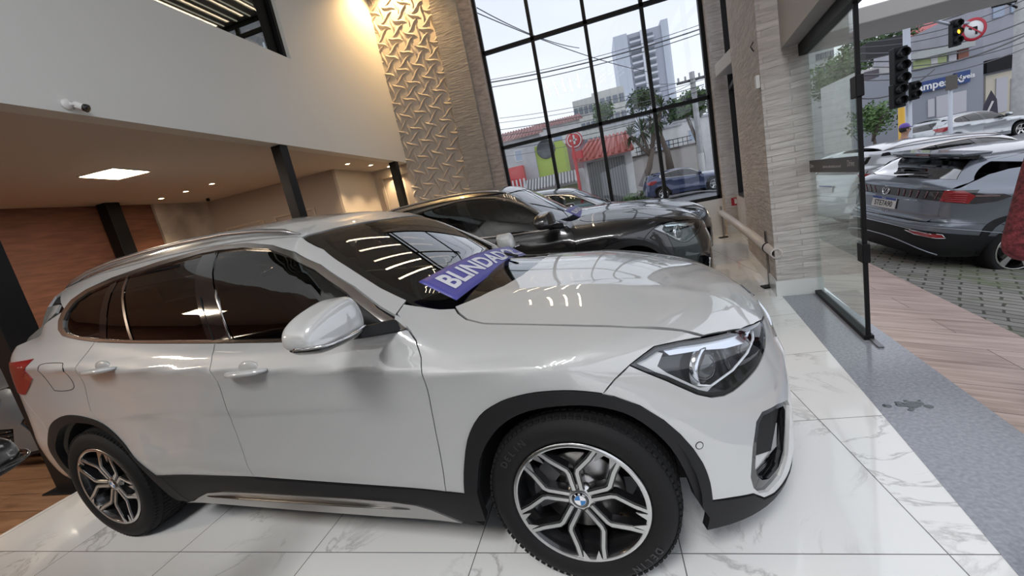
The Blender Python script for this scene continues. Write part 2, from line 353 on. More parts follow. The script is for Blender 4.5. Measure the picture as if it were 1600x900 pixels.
def panel(S, name, dom, outline, m, parent, holes=(), h=.03, gap=.0022, off=0.0, depth=.012, both=False, segs=True, warp=None, ret=False, edgeoff=0):
    if segs: outline = resolve(S, dom, outline, warp); holes = [resolve(S, dom, q, warp) for q in holes]
    k = np.array(SK[dom]); O = inset(densify(np.array(outline)*k, h), gap); Hs = [inset(densify(np.array(q)*k, h), -gap) for q in holes]
    lo, hi = O.min(0), O.max(0)
    gx = np.arange(lo[0]+h/2, hi[0], h); gy = np.arange(lo[1]+h/2, hi[1], h*.87)
    G = np.array([(x+(h/2 if j % 2 else 0), y) for j, y in enumerate(gy) for x in gx]).reshape(-1, 2)
    if len(G):
        G = G[pip(G, O)]
        for q in Hs: G = G[~pip(G, q)]
        E = np.concatenate([O]+Hs)
        if len(G):
            dm = np.full(len(G), 9.)
            for e in E: dm = np.minimum(dm, np.hypot(G[:, 0]-e[0], G[:, 1]-e[1]))
            G = G[dm > h*.45]
    V = np.concatenate([O]+Hs+([G] if len(G) else [])); ed = []; b = 0
    for q in [O]+Hs:
        n = len(q); ed += [(b+i, b+(i+1) % n) for i in range(n)]; b += n
    r = delaunay_2d_cdt([Vector(v) for v in V], ed, [], 0, 1e-7)
    V2 = np.array([tuple(v) for v in r[0]]); T = np.array([f for f in r[2] if len(f) == 3])
    cc = V2[T].mean(1); keep = pip(cc, O)
    for q in Hs: keep &= ~pip(cc, q)
    T = T[keep]; P, ok = S.lift(dom, V2/k); T = T[ok[T].all(1)]
    used = np.unique(T); mp = -np.ones(len(V2), int); mp[used] = np.arange(len(used)); T = mp[T]; P = P[used]; N = S.nrm(P)
    P = P+N*off
    # orientation
    fn = np.cross(P[T[:, 1]]-P[T[:, 0]], P[T[:, 2]]-P[T[:, 0]]); fl = (fn*N[T[:, 0]]).sum(1) < 0
    T[fl] = T[fl][:, ::-1]
    ec = {}
    for t in T:
        for a, b in ((t[0], t[1]), (t[1], t[2]), (t[2], t[0])):
            if (b, a) in ec: del ec[(b, a)]
            else: ec[(a, b)] = 1
    verts = [tuple(p) for p in P]; nn = [tuple(n) for n in N]; faces = [tuple(map(int, t)) for t in T]
    if depth:
        dup = {}
        def dv(i, low, n):
            q = P[i]-N[i]*depth if low else P[i]
            verts.append(tuple(q)); nn.append(tuple(n)); return len(verts)-1
        for (a, b) in ec:
            e = P[b]-P[a]; n = np.cross(e, (N[a]+N[b])/2); n /= max(np.linalg.norm(n), 1e-9)
            i0 = dv(a, 0, n); i1 = dv(b, 0, n); i2 = dv(b, 1, n); i3 = dv(a, 1, n)
            faces.append((i1, i0, i3, i2))
    o = mesh_obj(name, verts, faces, m, parent, True, nn)
    if both:
        v2 = [(a, -b, c) for a, b, c in verts]; n2 = [(a, -b, c) for a, b, c in nn]; f2 = [f[::-1] for f in faces]
        o2 = mesh_obj(name, v2, f2, m, parent, True, n2)
        if ret: return o, o2
    return o
def mirror_obj(o, parent=None, name=None):
    me = o.data.copy(); n = len(me.vertices); co = np.empty(n*3); me.vertices.foreach_get('co', co); co = co.reshape(-1, 3); co[:, 1] *= -1; me.vertices.foreach_set('co', co.ravel()); me.flip_normals(); me.update()
    c = o.copy(); c.data = me; COL.objects.link(c)
    if parent: c.parent = parent
    return c
def surf_pts(S, segs, dom='side', off=0, warp=None):
    out = []
    for d, pts in segs:
        pts = np.array(pts, float)
        if warp is not None: pts = warp(d, pts)
        P, ok = S.lift(d, pts); P = P[ok]; out += list(P+S.nrm(P)*off)
    return [tuple(p) for p in out]
# ---------------------------------------------------------------- wheels
def make_wheel(name, parent, loc, side=-1, R=.341, rimR=.238, W=.225, style='vy', rot=0.0, word=None, capcol='roundel', lite=False):
    """wheel with its outer face at local y=0 (towards -y), mirrored for side=+1"""
    e = bpy.data.objects.new(name, None); COL.objects.link(e); e.parent = parent; e.location = loc
    if side > 0: e.rotation_euler = (0, 0, math.pi)
    ax = (0, -1, 0)   # outward
    b = MB(); r0 = rimR+.004
    b.lathe([(r0, -.005), (r0+.012, .006), (rimR+.045, .012), (R-.035, .008), (R-.016, -.006), (R-.006, -.022), (R-.003, -.035), (R, -.06), (R, -W+.06), (R-.004, -W+.03), (R-.03, -W), (r0, -W)], ax=ax, n=72 if not lite else 36)
    if not lite:   # tread blocks and sidewall ribs
        u, w, d = fr(ax)
        for k in range(84):
            t = 2*math.pi*k/84; cs = u*math.cos(t)+w*math.sin(t); tn = -u*math.sin(t)+w*math.cos(t)
            M = Matrix((tn, d, cs)).transposed()
            for q, (yy, ln) in enumerate(((-.022, .03), (-.065, .036), (-.112, .036), (-.16, .036), (-.2, .03))):
                b.box(cs*(R-.0015 if q not in (0, 4) else R-.0085)+d*yy+tn*(.004 if q % 2 else 0), (.0165, ln, .008), M=M)
    tyre = b.build('tyre', RUB, e)
    if word:
        for wd, a0, sz in word:
            n = len(wd)
            for i, ch in enumerate(wd):
                if ch == ' ': continue
                a = a0-i*sz*.062; rr = (rimR+R)/2+.004
                M = Matrix.Translation((rr*math.sin(-a), -.0115, rr*math.cos(a))) @ Matrix.Rotation(-a, 4, 'Y') @ Matrix.Rotation(math.pi/2, 4, 'X')
                text_mesh('tyre_lettering', ch, .034, mat('tyre_letter', (.03, .03, .031), .35), tyre, M, .0015, bold=.0006)
    m = MB()
    m.lathe([(rimR+.003, .0), (rimR-.004, .006), (rimR-.012, .002), (rimR-.016, -.02), (rimR-.03, -.05), (rimR-.035, -W+.02), (rimR-.02, -W)], ax=ax, n=72 if not lite else 32)
    rim = m.build('rim', RIMB, e)
    l = MB(); l.lathe([(rimR+.004, .0015), (rimR-.0035, .0075), (rimR-.0115, .0035)], ax=ax, n=72 if not lite else 32); l.build('rim_edge', SILV, rim)
    def bar(mb, pts, wd, y0, y1, ws=None):
        L = []; Rr = []
        for i, p in enumerate(pts):
            a = Vector(pts[max(i-1, 0)]); c = Vector(pts[min(i+1, len(pts)-1)]); t = (c-a).normalized(); n = Vector((-t.y, t.x)); ww = (ws[i] if ws else wd)/2
            L.append(Vector(p)+n*ww); Rr.append(Vector(p)-n*ww)
        nP = len(pts); vs = []
        for yy in (y0, y1):
            for q in (L, Rr):
                for i, p in enumerate(q):
                    dish = -.030*max(0, 1-p.length/rimR)**1.2 if yy == y1 else -.030*max(0, 1-p.length/rimR)**1.2
                    vs.append((p.x, -(yy+dish), p.y))
        fs = []
        for i in range(nP-1):
            a, bb = i, i+1; l0, r0_, l1, r1 = 0, nP, 2*nP, 3*nP
            fs += [(l1+a, l1+bb, r1+bb, r1+a), (l0+a, r0_+a, r0_+bb, l0+bb), (l0+a, l0+bb, l1+bb, l1+a), (r0_+a, r1+a, r1+bb, r0_+bb)]
        fs += [(0, 2*nP, 3*nP, nP), (nP-1, 2*nP-1, 4*nP-1, 3*nP-1)]
        mb.add(vs, fs)
    def pol(r, a): return (r*math.cos(a), r*math.sin(a))
    D = math.radians
    if style == 'vy':
        for k in range(5):
            a = D(90+72*k)+rot; face = MB(); body = MB(); t = Vector(pol(1, a)); n = Vector((-t.y, t.x))
            for s_ in (-1, 1):
                pts = [t*.040+n*s_*.0135, t*.115+n*s_*.0155, t*.130+n*s_*.021, Vector(pol(rimR*.78, a+s_*D(21.5))), Vector(pol(rimR-.006, a+s_*D(25.5)))]
                bar(face, pts, .0125, .001, .005); bar(body, pts, .024, -.034, .0008)
                # blade tip beside each arm
                q = [pol(rimR-.004, a+s_*D(27.6)), pol(rimR-.004, a+s_*D(36.0)) if False else pol(rimR-.005, a+s_*D(34.2)), pol(rimR*.80, a+s_*D(27.5))]
                face.prism(q, (0, -.002, 0), (1, 0, 0), (0, 0, 1), (0, -.004, 0))
            fo = body.build('spoke', RIMB, rim); face.build('spoke_face', SILV, rim)
        hub = MB(); hub.lathe([(0, -.022), (.034, -.022), (.052, -.026), (.058, -.040)], ax=ax, n=40); hub.build('hub_face', SILV, rim)
        hy = -.0215
    elif style == 'multi':
        for k in range(10):
            a = D(36*k)+rot; face = MB(); bar(face, [pol(.04, a), pol(rimR*.6, a+.03), pol(rimR-.006, a-.02)], .022, -.01, .003, [.03, .018, .03]); face.build('spoke', SILV, rim)
        hub = MB(); hub.lathe([(0, -.012), (.05, -.016), (.06, -.04)], ax=ax, n=24); hub.build('hub_face', SILV, rim); hy = -.012
    else:
        for k in range(5):
            a = D(72*k+90)+rot; face = MB()
            bar(face, [pol(.03, a), pol(rimR*.5, a), pol(rimR-.006, a)], .05, -.012, .002, [.07, .055, .085]); face.build('spoke', SILV, rim)
        hub = MB(); hub.lathe([(0, -.012), (.05, -.016), (.06, -.04)], ax=ax, n=24); hub.build('hub_face', SILV, rim); hy = -.012
    c = MB(); c.lathe([(0, hy+.003), (.030, hy+.002), (.034, hy-.001), (.034, hy-.01)], ax=ax, n=40)
    cap = c.build('centre_cap', GLB, rim)
    if capcol == 'roundel':
        for q in range(4):
            mm = mat('roundel_blue', (.02, .17, .45), .2, coat=1) if q % 2 else mat('roundel_white', (.8, .8, .8), .2, coat=1)
            z = MB(); z.add([(0, hy*-1-.0045, 0)]+[(math.cos(D(90*q+15*i))*.0195, -hy-.0045, math.sin(D(90*q+15*i))*.0195) for i in range(7)], [(0, i+1, i+2) for i in range(6)]); z.build('roundel_quarter', mm, cap)
        ring = MB(); ring.lathe([(.0195, 0), (.0205, .0006), (.0215, 0)], (0, -hy-.004, 0), ax, 32); ring.lathe([(.0315, 0), (.033, .0008), (.0345, 0)], (0, -hy-.002, 0), ax, 32); ring.build('roundel_ring', CHB, cap)
        for ch, aa in (('B', 125), ('M', 90), ('W', 55)):
            r_ = .0258; M = Matrix.Translation((r_*math.cos(D(aa)), -hy-.0055, r_*math.sin(D(aa)))) @ Matrix.Rotation(D(90-aa), 4, 'Y') @ Matrix.Rotation(math.pi/2, 4, 'X')
            text_mesh('roundel_letter', ch, .0105, mat('roundel_white', (.8, .8, .8), .2), cap, M, .0003, bold=.0003)
    if not lite:
        nb = MB()
        for k in range(5):
            a = D(90+36+72*k)+rot; nb.lathe([(0, .012), (.007, .012), (.0085, 0), (.0085, -.01)], (.04*math.cos(a)*1.15, .043, .04*math.sin(a)*1.15), ax, 8)
        nb.build('wheel_bolts', mat('bolt_steel', (.2, .2, .2), .3, 1), rim)
    d = MB(); d.lathe([(.05, -.075), (.155, -.075), (.157, -.08), (.157, -.098), (.05, -.098)], ax=ax, n=48); d.lathe([(0, -.06), (.07, -.062), (.075, -.08)], ax=ax, n=24)
    dd = d.build('brake_disc', DISC, e)
    if not lite:
        cl = MB()
        for i in range(8):
            a0 = D(130+i*9); a1 = D(139+i*9)
            p = [(r*math.cos(a), y, r*math.sin(a)) for y in (.055, .115) for r, a in ((.10, a0), (.175, a0), (.175, a1), (.10, a1))]
            cl.hexa(p)
        cl.build('brake_caliper', mat('caliper_grey', (.11, .11, .115), .45, .5), e)
    return e
CH_OUT = [(-.554,1.026),(-.635,1.028),(-.751,1.029),(-1.092,1.042),(-1.514,1.076),(-2.118,1.129),(-2.391,1.158),(-2.551,1.184),(-2.69,1.212),(-2.745,1.245),(-2.760,1.29),(-2.742,1.335),(-2.690,1.39),(-2.588,1.429),(-2.398,1.461),(-2.049,1.489),(-1.747,1.499),(-1.610,1.497),(-1.45,1.482),(-1.268,1.446),(-1.102,1.394),(-.957,1.320),(-.796,1.210),(-.677,1.118),(-.590,1.055)]
CH_IN = [(-.610,1.046),(-.690,1.043),(-1.089,1.056),(-1.511,1.090),(-2.117,1.143),(-2.368,1.172),(-2.552,1.200),(-2.645,1.224),(-2.690,1.255),(-2.700,1.29),(-2.682,1.328),(-2.630,1.377),(-2.538,1.410),(-2.346,1.441),(-2.015,1.466),(-1.717,1.478),(-1.613,1.476),(-1.438,1.461),(-1.263,1.429),(-1.118,1.380),(-.966,1.305),(-.802,1.195),(-.690,1.108)]
DGAP = [(-1.514,1.076),(-1.542,1.025),(-1.541,.968),(-1.533,.908),(-1.548,.808),(-1.562,.696),(-1.560,.589),(-1.550,.482),(-1.533,.414)]
FGAP = [(-.546,1.021),(-.513,.984),(-.489,.926),(-.482,.876),(-.486,.814),(-.499,.713),(-.507,.624),(-.514,.489),(-.521,.373)]
RGAP = [(-2.391,1.158),(-2.446,1.099),(-2.484,1.052),(-2.500,.963),(-2.535,.868),(-2.548,.800),(-2.500,.725)]
ARF = [(-.437,.369),(-.422,.461),(-.375,.595),(-.303,.689),(-.228,.735),(-.164,.758),(-.074,.774),(.020,.774),(.111,.757),(.175,.734),(.253,.688),(.319,.625),(.363,.565),(.396,.506),(.421,.444),(.434,.374),(.435,.301)]
ARF = spline(ARF, 3)
ARF_N = len(ARF)
def arc(cx, cz, r, a0, a1, n): return [(cx+r*math.cos(math.radians(a0+(a1-a0)*i/n)), cz+r*math.sin(math.radians(a0+(a1-a0)*i/n))) for i in range(n+1)]
ARR = [(-3.115,.60)]+[(-3.085,.655),(-3.016,.716),(-2.92,.756),(-2.82,.777),(-2.72,.780),(-2.604,.762),(-2.500,.725),(-2.410,.645),(-2.330,.532),(-2.265,.451),(-2.233,.413)]
ARR = spline(ARR, 3)
WSE = [(-1.135,-.578),(-1.100,-.50),(-1.065,-.311),(-1.045,-.12),(-1.040,0)]
HREAR = [(-.437,-.617),(-.352,-.537),(-.274,-.443),(-.215,-.324),(-.180,-.17),(-.170,0)]
HEADL = [(-1.184,.825),(-1.13,.846),(-1.077,.861),(-.98,.856),(-.879,.843),(-.68,.820),(-.471,.786),(-.50,.775),(-.562,.750),(-.621,.722),(-.710,.690),(-.792,.668),(-.841,.657),(-.880,.654),(-.928,.662),(-.976,.685),(-1.075,.755)]
def mir(pts): return [(a, -b) for a, b in pts][::-1]          # mirror for 'top' outlines
def mirn(pts): return [(-a, b) for a, b in pts][::-1]         # mirror for 'nose'/'front' outlines
def rail_edge(S, xs, y, warp=None):
    P, ok = S.lift('top', [(x, y) for x in xs]); return [(p[0], p[2]) for p in P]
def build_car(name, S, col, label, cat='car', loc=(0, 0, 0), yaw=0, warp=None, hero=False, lite=False, h=None, wheel=('vy', .341, .238), trim=None, clad=True, rails=True,
              group=None, wb=2.67, xf=0.0, tailmat=None, glassm=None, parts=('front', 'rear'), xr=-3.0, yre=.585, mirrors=True, lampdark=False, wsg=None, cladmat=None, dbl_sill=True):
    root = empty(name, loc, yaw, label, cat, group); h = h or (.028 if hero else (.07 if lite else .05)); G = glassm or SIDEG; W = warp
    trimm = trim or CHR; CL = cladmat or BLK
    def pn(nm, dom, segs, m, holes=(), **k):
        k.setdefault('h', h); return panel(S, nm, dom, segs, m, root, holes, warp=W, **k)
    wp = (lambda d, p: [tuple(q) for q in W(d, np.array(p, float))]) if W else (lambda d, p: p)
    # A-pillar edge in side view
    ape = [(-.621, -.66), (-.72, -.668), (-.86, -.648), (-1.0, -.615), (-1.135, -.578)]
    apP, ok = S.lift('top', wp('top', ape)); aps = [(p[0], p[2]) for p in apP]
    xs = np.linspace(*[p[0] for p in wp('top', [(-1.2, 0), (xr, 0)])], 12)
    roofe = rail_edge(S, xs, -yre)
    zz = np.linspace(wp('side', [(0, 1.40)])[0][1], wp('side', [(0, .95)])[0][1], 9)
    rP, ok = S.lift('rear', [(-.74, z) for z in zz]); rb = [(p[0], p[2]) for p, k in zip(rP, ok) if k]
    zz2 = np.linspace(wp('side', [(0, .93)])[0][1], .27, 7); r2, ok = S.lift('rear', [(-.74, z) for z in zz2]); rb2 = [(p[0], p[2]) for p, k in zip(r2, ok) if k]
    R_ = lambda pts: wp('side', pts)
    body = col
    quarter = aps+roofe+rb+R_([(-3.25, .92), (-3.19, .80), (-3.13, .72)] + ARR[3:22])+R_(RGAP[::-1][1:])+R_(CH_OUT[7:]+CH_OUT[:1])+R_([(-.585, 1.045), (-.616, 1.079)])
    o1 = panel(S, 'side_frame', 'side', quarter, body, root, h=h, segs=False, both=True)
    pn('rear_door', 'side', [('side', CH_OUT[4:7]+RGAP[1:]+ARR[22:]+[(-1.533,.414)]+DGAP[::-1][1:-1])], body, both=True)
    pn('front_door', 'side', [('side', CH_OUT[:5][::-1]+[(-.546,1.021)]+FGAP[1:]+[(-1.533,.414)]+DGAP[::-1][1:-1])] if False else [('side', DGAP+[(-.521,.373)]+FGAP[::-1][1:]+CH_OUT[:4])], body, both=True)
    pn('front_fender', 'ob', [('side', [(-.621,1.100),(-.616,1.079),(-.575,1.045)]+FGAP+[(-.436,.369)]+ARF[3:28]), ('nose', [(-1.297,.747),(-1.248,.788)]+HEADL[:3]+[(-.98,.856)]), ('top', [(.477,-.699),(.415,-.708),(.264,-.735),(.105,-.738),(-.070,-.727),(-.281,-.720),(-.359,-.699),(-.410,-.660),(-.432,-.631),(-.494,-.645),(-.560,-.660)])], body, both=True)
    # bonnet
    he = [(-.432,-.625),(-.405,-.657),(-.359,-.694),(-.281,-.716),(-.106,-.722),(.105,-.733),(.264,-.731),(.415,-.704),(.484,-.692),(.554,-.640),(.616,-.585),(.673,-.507),(.720,-.421),(.747,-.338),(.763,-.22),(.772,-.10),(.774,0)]
    rr = HREAR[::-1]
    full = he+mir(he[:-1])+mir(HREAR)[:1]*0
    hout = he+mir(he)[1:]+[(a, -b) for a, b in HREAR]+HREAR[::-1][1:]
    pn('bonnet', 'top', [('top', hout)], body)
    # windscreen
    wsl = [(-.435,-.63),(-.49,-.655),(-.56,-.672),(-.621,-.676),(-.72,-.684),(-.86,-.664),(-1.0,-.63),(-1.125,-.592)]+WSE
    wso = wsl+mir(wsl)[1:]
    wfull = wso+[(-.325,.537),(-.245,.443),(-.185,.324),(-.15,.17),(-.14,0),(-.15,-.17),(-.185,-.324),(-.245,-.443),(-.325,-.537)]
    inn = [(-.50,-.56),(-.60,-.615),(-.72,-.625),(-.86,-.605),(-1.0,-.57),(-1.07,-.53),(-1.035,-.311),(-1.01,-.12),(-1.005,0)]
    wi = inn+mir(inn)[1:]+[(-.36,.35),(-.30,0),(-.36,-.35)]
    Sw = SINK(S)
    panel(Sw, 'windscreen', 'top', [('top', wfull)], wsg or WSG, root, warp=W, h=max(h, .04), gap=.004, off=-.004, depth=.0)
    panel(Sw, 'windscreen_border', 'top', [('top', wfull)], GLB, root, holes=[[('top', wi)]], warp=W, h=max(h, .04), gap=.003, off=-.006, depth=0)
    # roof
    rl = [tuple(p) for p in wp('top', WSE)]
    x0, x1 = wp('top', [(-1.135, 0), (xr, 0)])[0][0], wp('top', [(xr, 0)])[0][0]
    edge = [(x, -yre+.004) for x in np.linspace(x1, x0, 10)]
    rf = [(x1-.02, 0), (x1-.015, -.3)]+edge+[(a, b) for a, b in rl[1:]]; rf2 = [(a, -b) for a, b in rf[::-1] if b != 0]
    panel(S, 'roof', 'top', rf+rf2, body, root, h=h*1.3, segs=False, gap=.001)
    # rear: tailgate upper (glass), lower, bumper
    if 'rear' in parts:
        zt, zm, zb = [wp('side', [(0, q)])[0][1] for q in (1.42, 1.08, .72)]
        panel(S, 'rear_window', 'rear', [(-.56, zt-.03), (.56, zt-.03), (.62, zm+.04), (-.62, zm+.04)], G, root, h=.06, segs=False, depth=0)
        panel(S, 'tailgate', 'rear', [(-.735, zt+.03), (-.4, zt+.07), (.4, zt+.07), (.735, zt+.03), (.735, zb+.22), (.6, zb), (-.6, zb), (-.735, zb+.22)], body, root, holes=[[(-.56, zt-.03), (.56, zt-.03), (.62, zm+.04), (-.62, zm+.04)]], h=.06, segs=False)
        panel(S, 'rear_bumper', 'rear', [(-.735, zb+.21), (-.6, zb), (.6, zb), (.735, zb+.21), (.735, .30), (-.735, .30)], body, root, h=.06, segs=False)
        q = rb2+[(-3.52, .27), (-3.10, .27)] if not W else rb2+[tuple(wp('side', [(-3.05, .27)])[0])]
        q = rb2+[tuple(wp('side', [(-3.02, .27)])[0])]+R_([(-3.095, .42), (-3.115, .60), (-3.085, .655), (-3.13, .72), (-3.19, .80), (-3.25, .92)])
        panel(S, 'rear_bumper_corner', 'side', q, body, root, h=h, segs=False, both=True)
        zl = wp('side', [(0, .92)])[0][1]
        panel(S, 'tail_lamp', 'tail', [(-1.36, zl+.20), (-1.29, zl+.15), (-1.285, zl+.09), (-1.06, zl-.01), (-.95, zl+.0), (-.80, zl+.05), (-.7, zl+.19)], tailmat or REDL, root, h=.05, segs=False, off=.005, both=True, depth=.02)
    # front bumper, one wrap from arch to arch
    if 'front' in parts:
        arcb = [(.175,.734),(.253,.688),(.319,.625),(.363,.565),(.396,.506),(.421,.444),(.434,.374)]
        low = [(-.984,.299),(-.909,.285),(-.817,.262),(-.762,.215),(-.70,.20),(-.5,.20),(-.25,.21),(0,.21)]
        top = [(-.471,.784),(-.30,.772),(-.15,.768),(0,.766)]
        Ph, ok = S.lift('top', wp('top', he[9:])); hn = [tuple(a) for a in dom_of('nose', Ph)]  # bonnet leading edge
        z_ = lambda pts: [tuple(p) for p in (W('nose', np.array(pts, float)) if W else pts)]
        sP, ok = S.lift('side', wp('side', arcb)); an = [tuple(a) for a in dom_of('nose', sP)]
        half = z_([(-1.297,.747),(-1.248,.788)]+[HEADL[0]]+HEADL[::-1][:-8][0:0]+[(-1.184,.823)]+[(-1.075,.755),(-.976,.685),(-.928,.662),(-.880,.654),(-.841,.657),(-.792,.668),(-.710,.690),(-.621,.722),(-.562,.750),(-.50,.775),(-.471,.784)])
        half = half+[p for p in hn if p[0] > half[-1][0]+.02]
        lowz = z_(low)
        out = an[::-1]+half+[(-a, b) for a, b in half[::-1][1:]]+[(-a, b) for a, b in an]+[(-a, b) for a, b in lowz]+lowz[::-1][1:]
        intake = z_([(-.735,.542),(-.768,.520),(-.797,.439),(-.820,.330),(-.812,.285),(-.785,.250),(-.74,.232),(-.66,.250),(-.60,.300),(-.55,.40),(-.52,.465),(-.545,.500),(-.64,.530)])
        kid = z_([(-.055,.745),(-.20,.742),(-.385,.735),(-.42,.700),(-.40,.64),(-.33,.585),(-.20,.575),(-.07,.58),(-.045,.62)])
        cen = z_([(-.45,.44),(-.40,.30),(-.2,.27),(0,.265),(.2,.27),(.40,.30),(.45,.44),(.2,.47),(-.2,.47)])
        allh = [intake, [(-a, b) for a, b in intake], kid, [(-a, b) for a, b in kid], cen]
        panel(S, 'front_bumper', 'nose', out, body, root, holes=allh, h=h, segs=False)
        for sg in (1, -1):
            ik = [(a*sg, b) for a, b in intake]; kd = [(a*sg, b) for a, b in kid]
            def shr(P, f, dx=0, dz=0):
                c = np.mean(np.array(P), 0); return [tuple(c+(np.array(p)-c)*f+np.array([dx, dz])) for p in P]
            panel(S, 'kidney_frame', 'nose', shr(kd, 1.06), CHB if not lampdark else GLB, root, holes=[shr(kd, .90)], h=.03, segs=False, off=.006, depth=.02)
            sl = panel(S, 'kidney_recess', 'nose', shr(kd, 1.0), DRK, root, h=.05, segs=False, off=-.03, depth=0)
            if not lite:
                zs = [p[1] for p in kd]; zlo, zhi = min(zs)+.01, max(zs)-.01; a0 = [p[0] for p in kd]; lo_, hi_ = min(a0)+.02, max(a0)-.02
                for i in range(9):
                    a = lo_+(hi_-lo_)*(i+.5)/9; P, ok = S.lift('nose', [(a, zlo), (a, (zlo+zhi)/2), (a, zhi)]); N = S.nrm(P)
                    MB().tube(list(P-N*.008), .006, 6).build('kidney_slat', GLB, sl)
            panel(S, 'air_intake', 'nose', shr(ik, 1.04), DRK, root, h=.05, segs=False, off=-.075, depth=0)
            panel(S, 'intake_bezel', 'nose', shr(ik, 1.03), GLB, root, holes=[shr(ik, .80, .012*sg, .004)], h=.03, segs=False, off=-.012, depth=.06)
        panel(S, 'lower_grille', 'nose', cen, DRK, root, h=.06, segs=False, off=-.03, depth=0)
        if not lite:
            g = MB()
            for zq in (.30, .34, .38, .42):
                P, ok = S.lift('nose', z_([(a, zq) for a in np.linspace(-.42, .42, 14)])); g.tube(list(P-S.nrm(P)*.012), .006, 6)
            g.build('lower_grille_bars', GLB, root)
    # window ring and panes
    for sg in (0,):
        pn('window_trim', 'side', [('side', CH_OUT)], trimm, holes=[[('side', CH_IN)]], h=.02 if hero else .035, gap=.001, off=.004, depth=.012, both=True)
        def pane(nm, pts, m, off=-.006): pn(nm, 'side', [('side', pts)], m, gap=.0, off=off, depth=0, both=True, h=.06)
        pane('front_door_window', [(-1.400,1.082),(-1.089,1.056),(-.81,1.050),(-.92,1.335-.05),(-.966,1.305),(-1.118,1.380),(-1.263,1.429),(-1.438,1.461),(-1.613,1.476),(-1.633,1.474)] if False else [(-1.412,1.084),(-1.089,1.056),(-.70,1.043),(-.800,1.195),(-.966,1.305),(-1.118,1.380),(-1.263,1.429),(-1.438,1.461),(-1.613,1.476)], G)
        pane('rear_door_window', [(-2.085,1.141),(-1.555,1.094),(-1.70,1.477),(-1.735,1.478),(-2.015,1.466),(-2.245,1.450)], G)
        pane('door_quarter_window', [(-2.105,1.142),(-2.30,1.166),(-2.335,1.442),(-2.262,1.448)], G)
        pane('rear_quarter_window', [(-2.355,1.172),(-2.552,1.200),(-2.645,1.224),(-2.690,1.255),(-2.700,1.29),(-2.682,1.328),(-2.630,1.377),(-2.538,1.410),(-2.375,1.438)], G)
        pane('window_seal', [(-2.105,1.142),(-2.085,1.141),(-2.245,1.450),(-2.262,1.448)], CHR if hero else BLK, -.002)
        pane('window_seal', [(-2.300,1.164),(-2.360,1.170),(-2.380,1.440),(-2.330,1.443)], GLB, -.003)
        pane('pillar_cover', [(-1.560,1.093),(-1.405,1.082),(-1.613,1.476),(-1.715,1.478)], GLB, -.002)
        pane('mirror_triangle', [(-.800,1.195),(-.690,1.108),(-.610,1.046),(-.710,1.043),(-.745,1.05)], BLK, -.003)
    if hero:
        for sgn in (0,):
            P = surf_pts(S, [('side', [(-1.421,1.088),(-1.50,1.27),(-1.622,1.474)])], off=-.001); o = MB().tube(P, .006, 6, flat=.5).build('window_seal', CHR, root); mirror_obj(o)
            P = surf_pts(S, [('side', [(-1.515,1.076),(-1.60,1.27),(-1.748,1.499)])], off=.001); o = MB().tube(P, .0035, 6).build('door_gap_seal', DRK, root); mirror_obj(o)
    # dark inner liner behind the gaps
    inner = aps+roofe+rb+rb2[1:]+[tuple(wp('side', [(-3.02, .27)])[0])]+R_([(-3.08,.45),(-3.085,.655)]+ARR[6:]+[(-2.2,.24),(-.43,.24)]+ARF[1:26])
    Pn, ok = S.lift('nose', wp('nose', [(-.984,.20)] if not W else np.array([(-.984,.20)]))); 
    inner += R_([(.20,.80),(.05,.91),(-.30,.97),(-.55,1.04)])
    panel(S, 'body_liner', 'side', inner, DRK, root, holes=[R_(CH_IN)], h=.08, segs=False, off=-.016, depth=0, both=True)
    # cladding
    if clad:
        ain = [(-.385,.24),(-.383,.382),(-.345,.513),(-.278,.607),(-.207,.667),(-.121,.705),(-.005,.722),(.100,.714),(.197,.677),(.269,.615),(.326,.530),(.361,.433),(.385,.326),(.402,.185)]
        bl = [(-1.010,.182),(-.917,.174),(-.821,.166),(-.74,.163),(-.6,.17),(-.3,.18),(0,.18)]
        pn('front_arch_cladding', 'side', [('side', [(-.445,.24)]+ARF[:]+[(.438,.185)]+spline(ain[1:-1],3)[::-1]+[ain[0]])], CL, off=.007, depth=.035, gap=.0, both=True)
        if 'front' in parts:
            z_ = lambda pts: [tuple(p) for p in (W('nose', np.array(pts, float)) if W else pts)]
            lw = z_([(-.990,.300),(-.909,.283),(-.817,.260),(-.762,.213),(-.70,.198),(-.5,.198),(-.25,.208),(0,.208)]); bb = z_(bl)
            panel(S, 'front_skirt', 'nose', lw+[(-a, b) for a, b in lw[::-1][1:]]+[(-a, b) for a, b in bb]+bb[::-1][1:], CL, root, h=.05, segs=False, off=.004, depth=.03)
        rin = [(-3.115,.28),(-3.060,.38),(-3.050,.50),(-3.000,.62),(-2.90,.700),(-2.78,.735),(-2.67,.735),(-2.56,.715),(-2.45,.655),(-2.36,.560),(-2.30,.45),(-2.27,.33),(-2.255,.22)]
        pn('rear_arch_cladding', 'side', [('side', [(-3.16,.27),(-3.135,.45)]+ARR+[(-2.19,.40),(-2.165,.30),(-2.16,.21)]+spline(rin,3)[::-1])], CL, off=.007, depth=.035, gap=0, both=True)
        pn('sill_cladding', 'side', [('side', [(-2.226,.415),(-1.533,.412),(-1.5,.403),(-.894,.381),(-.436,.369),(-.445,.245),(-.40,.215),(-.884,.215),(-1.662,.213),(-2.175,.206),(-2.195,.33)])], CL, off=.006, depth=.04, gap=0, both=True)
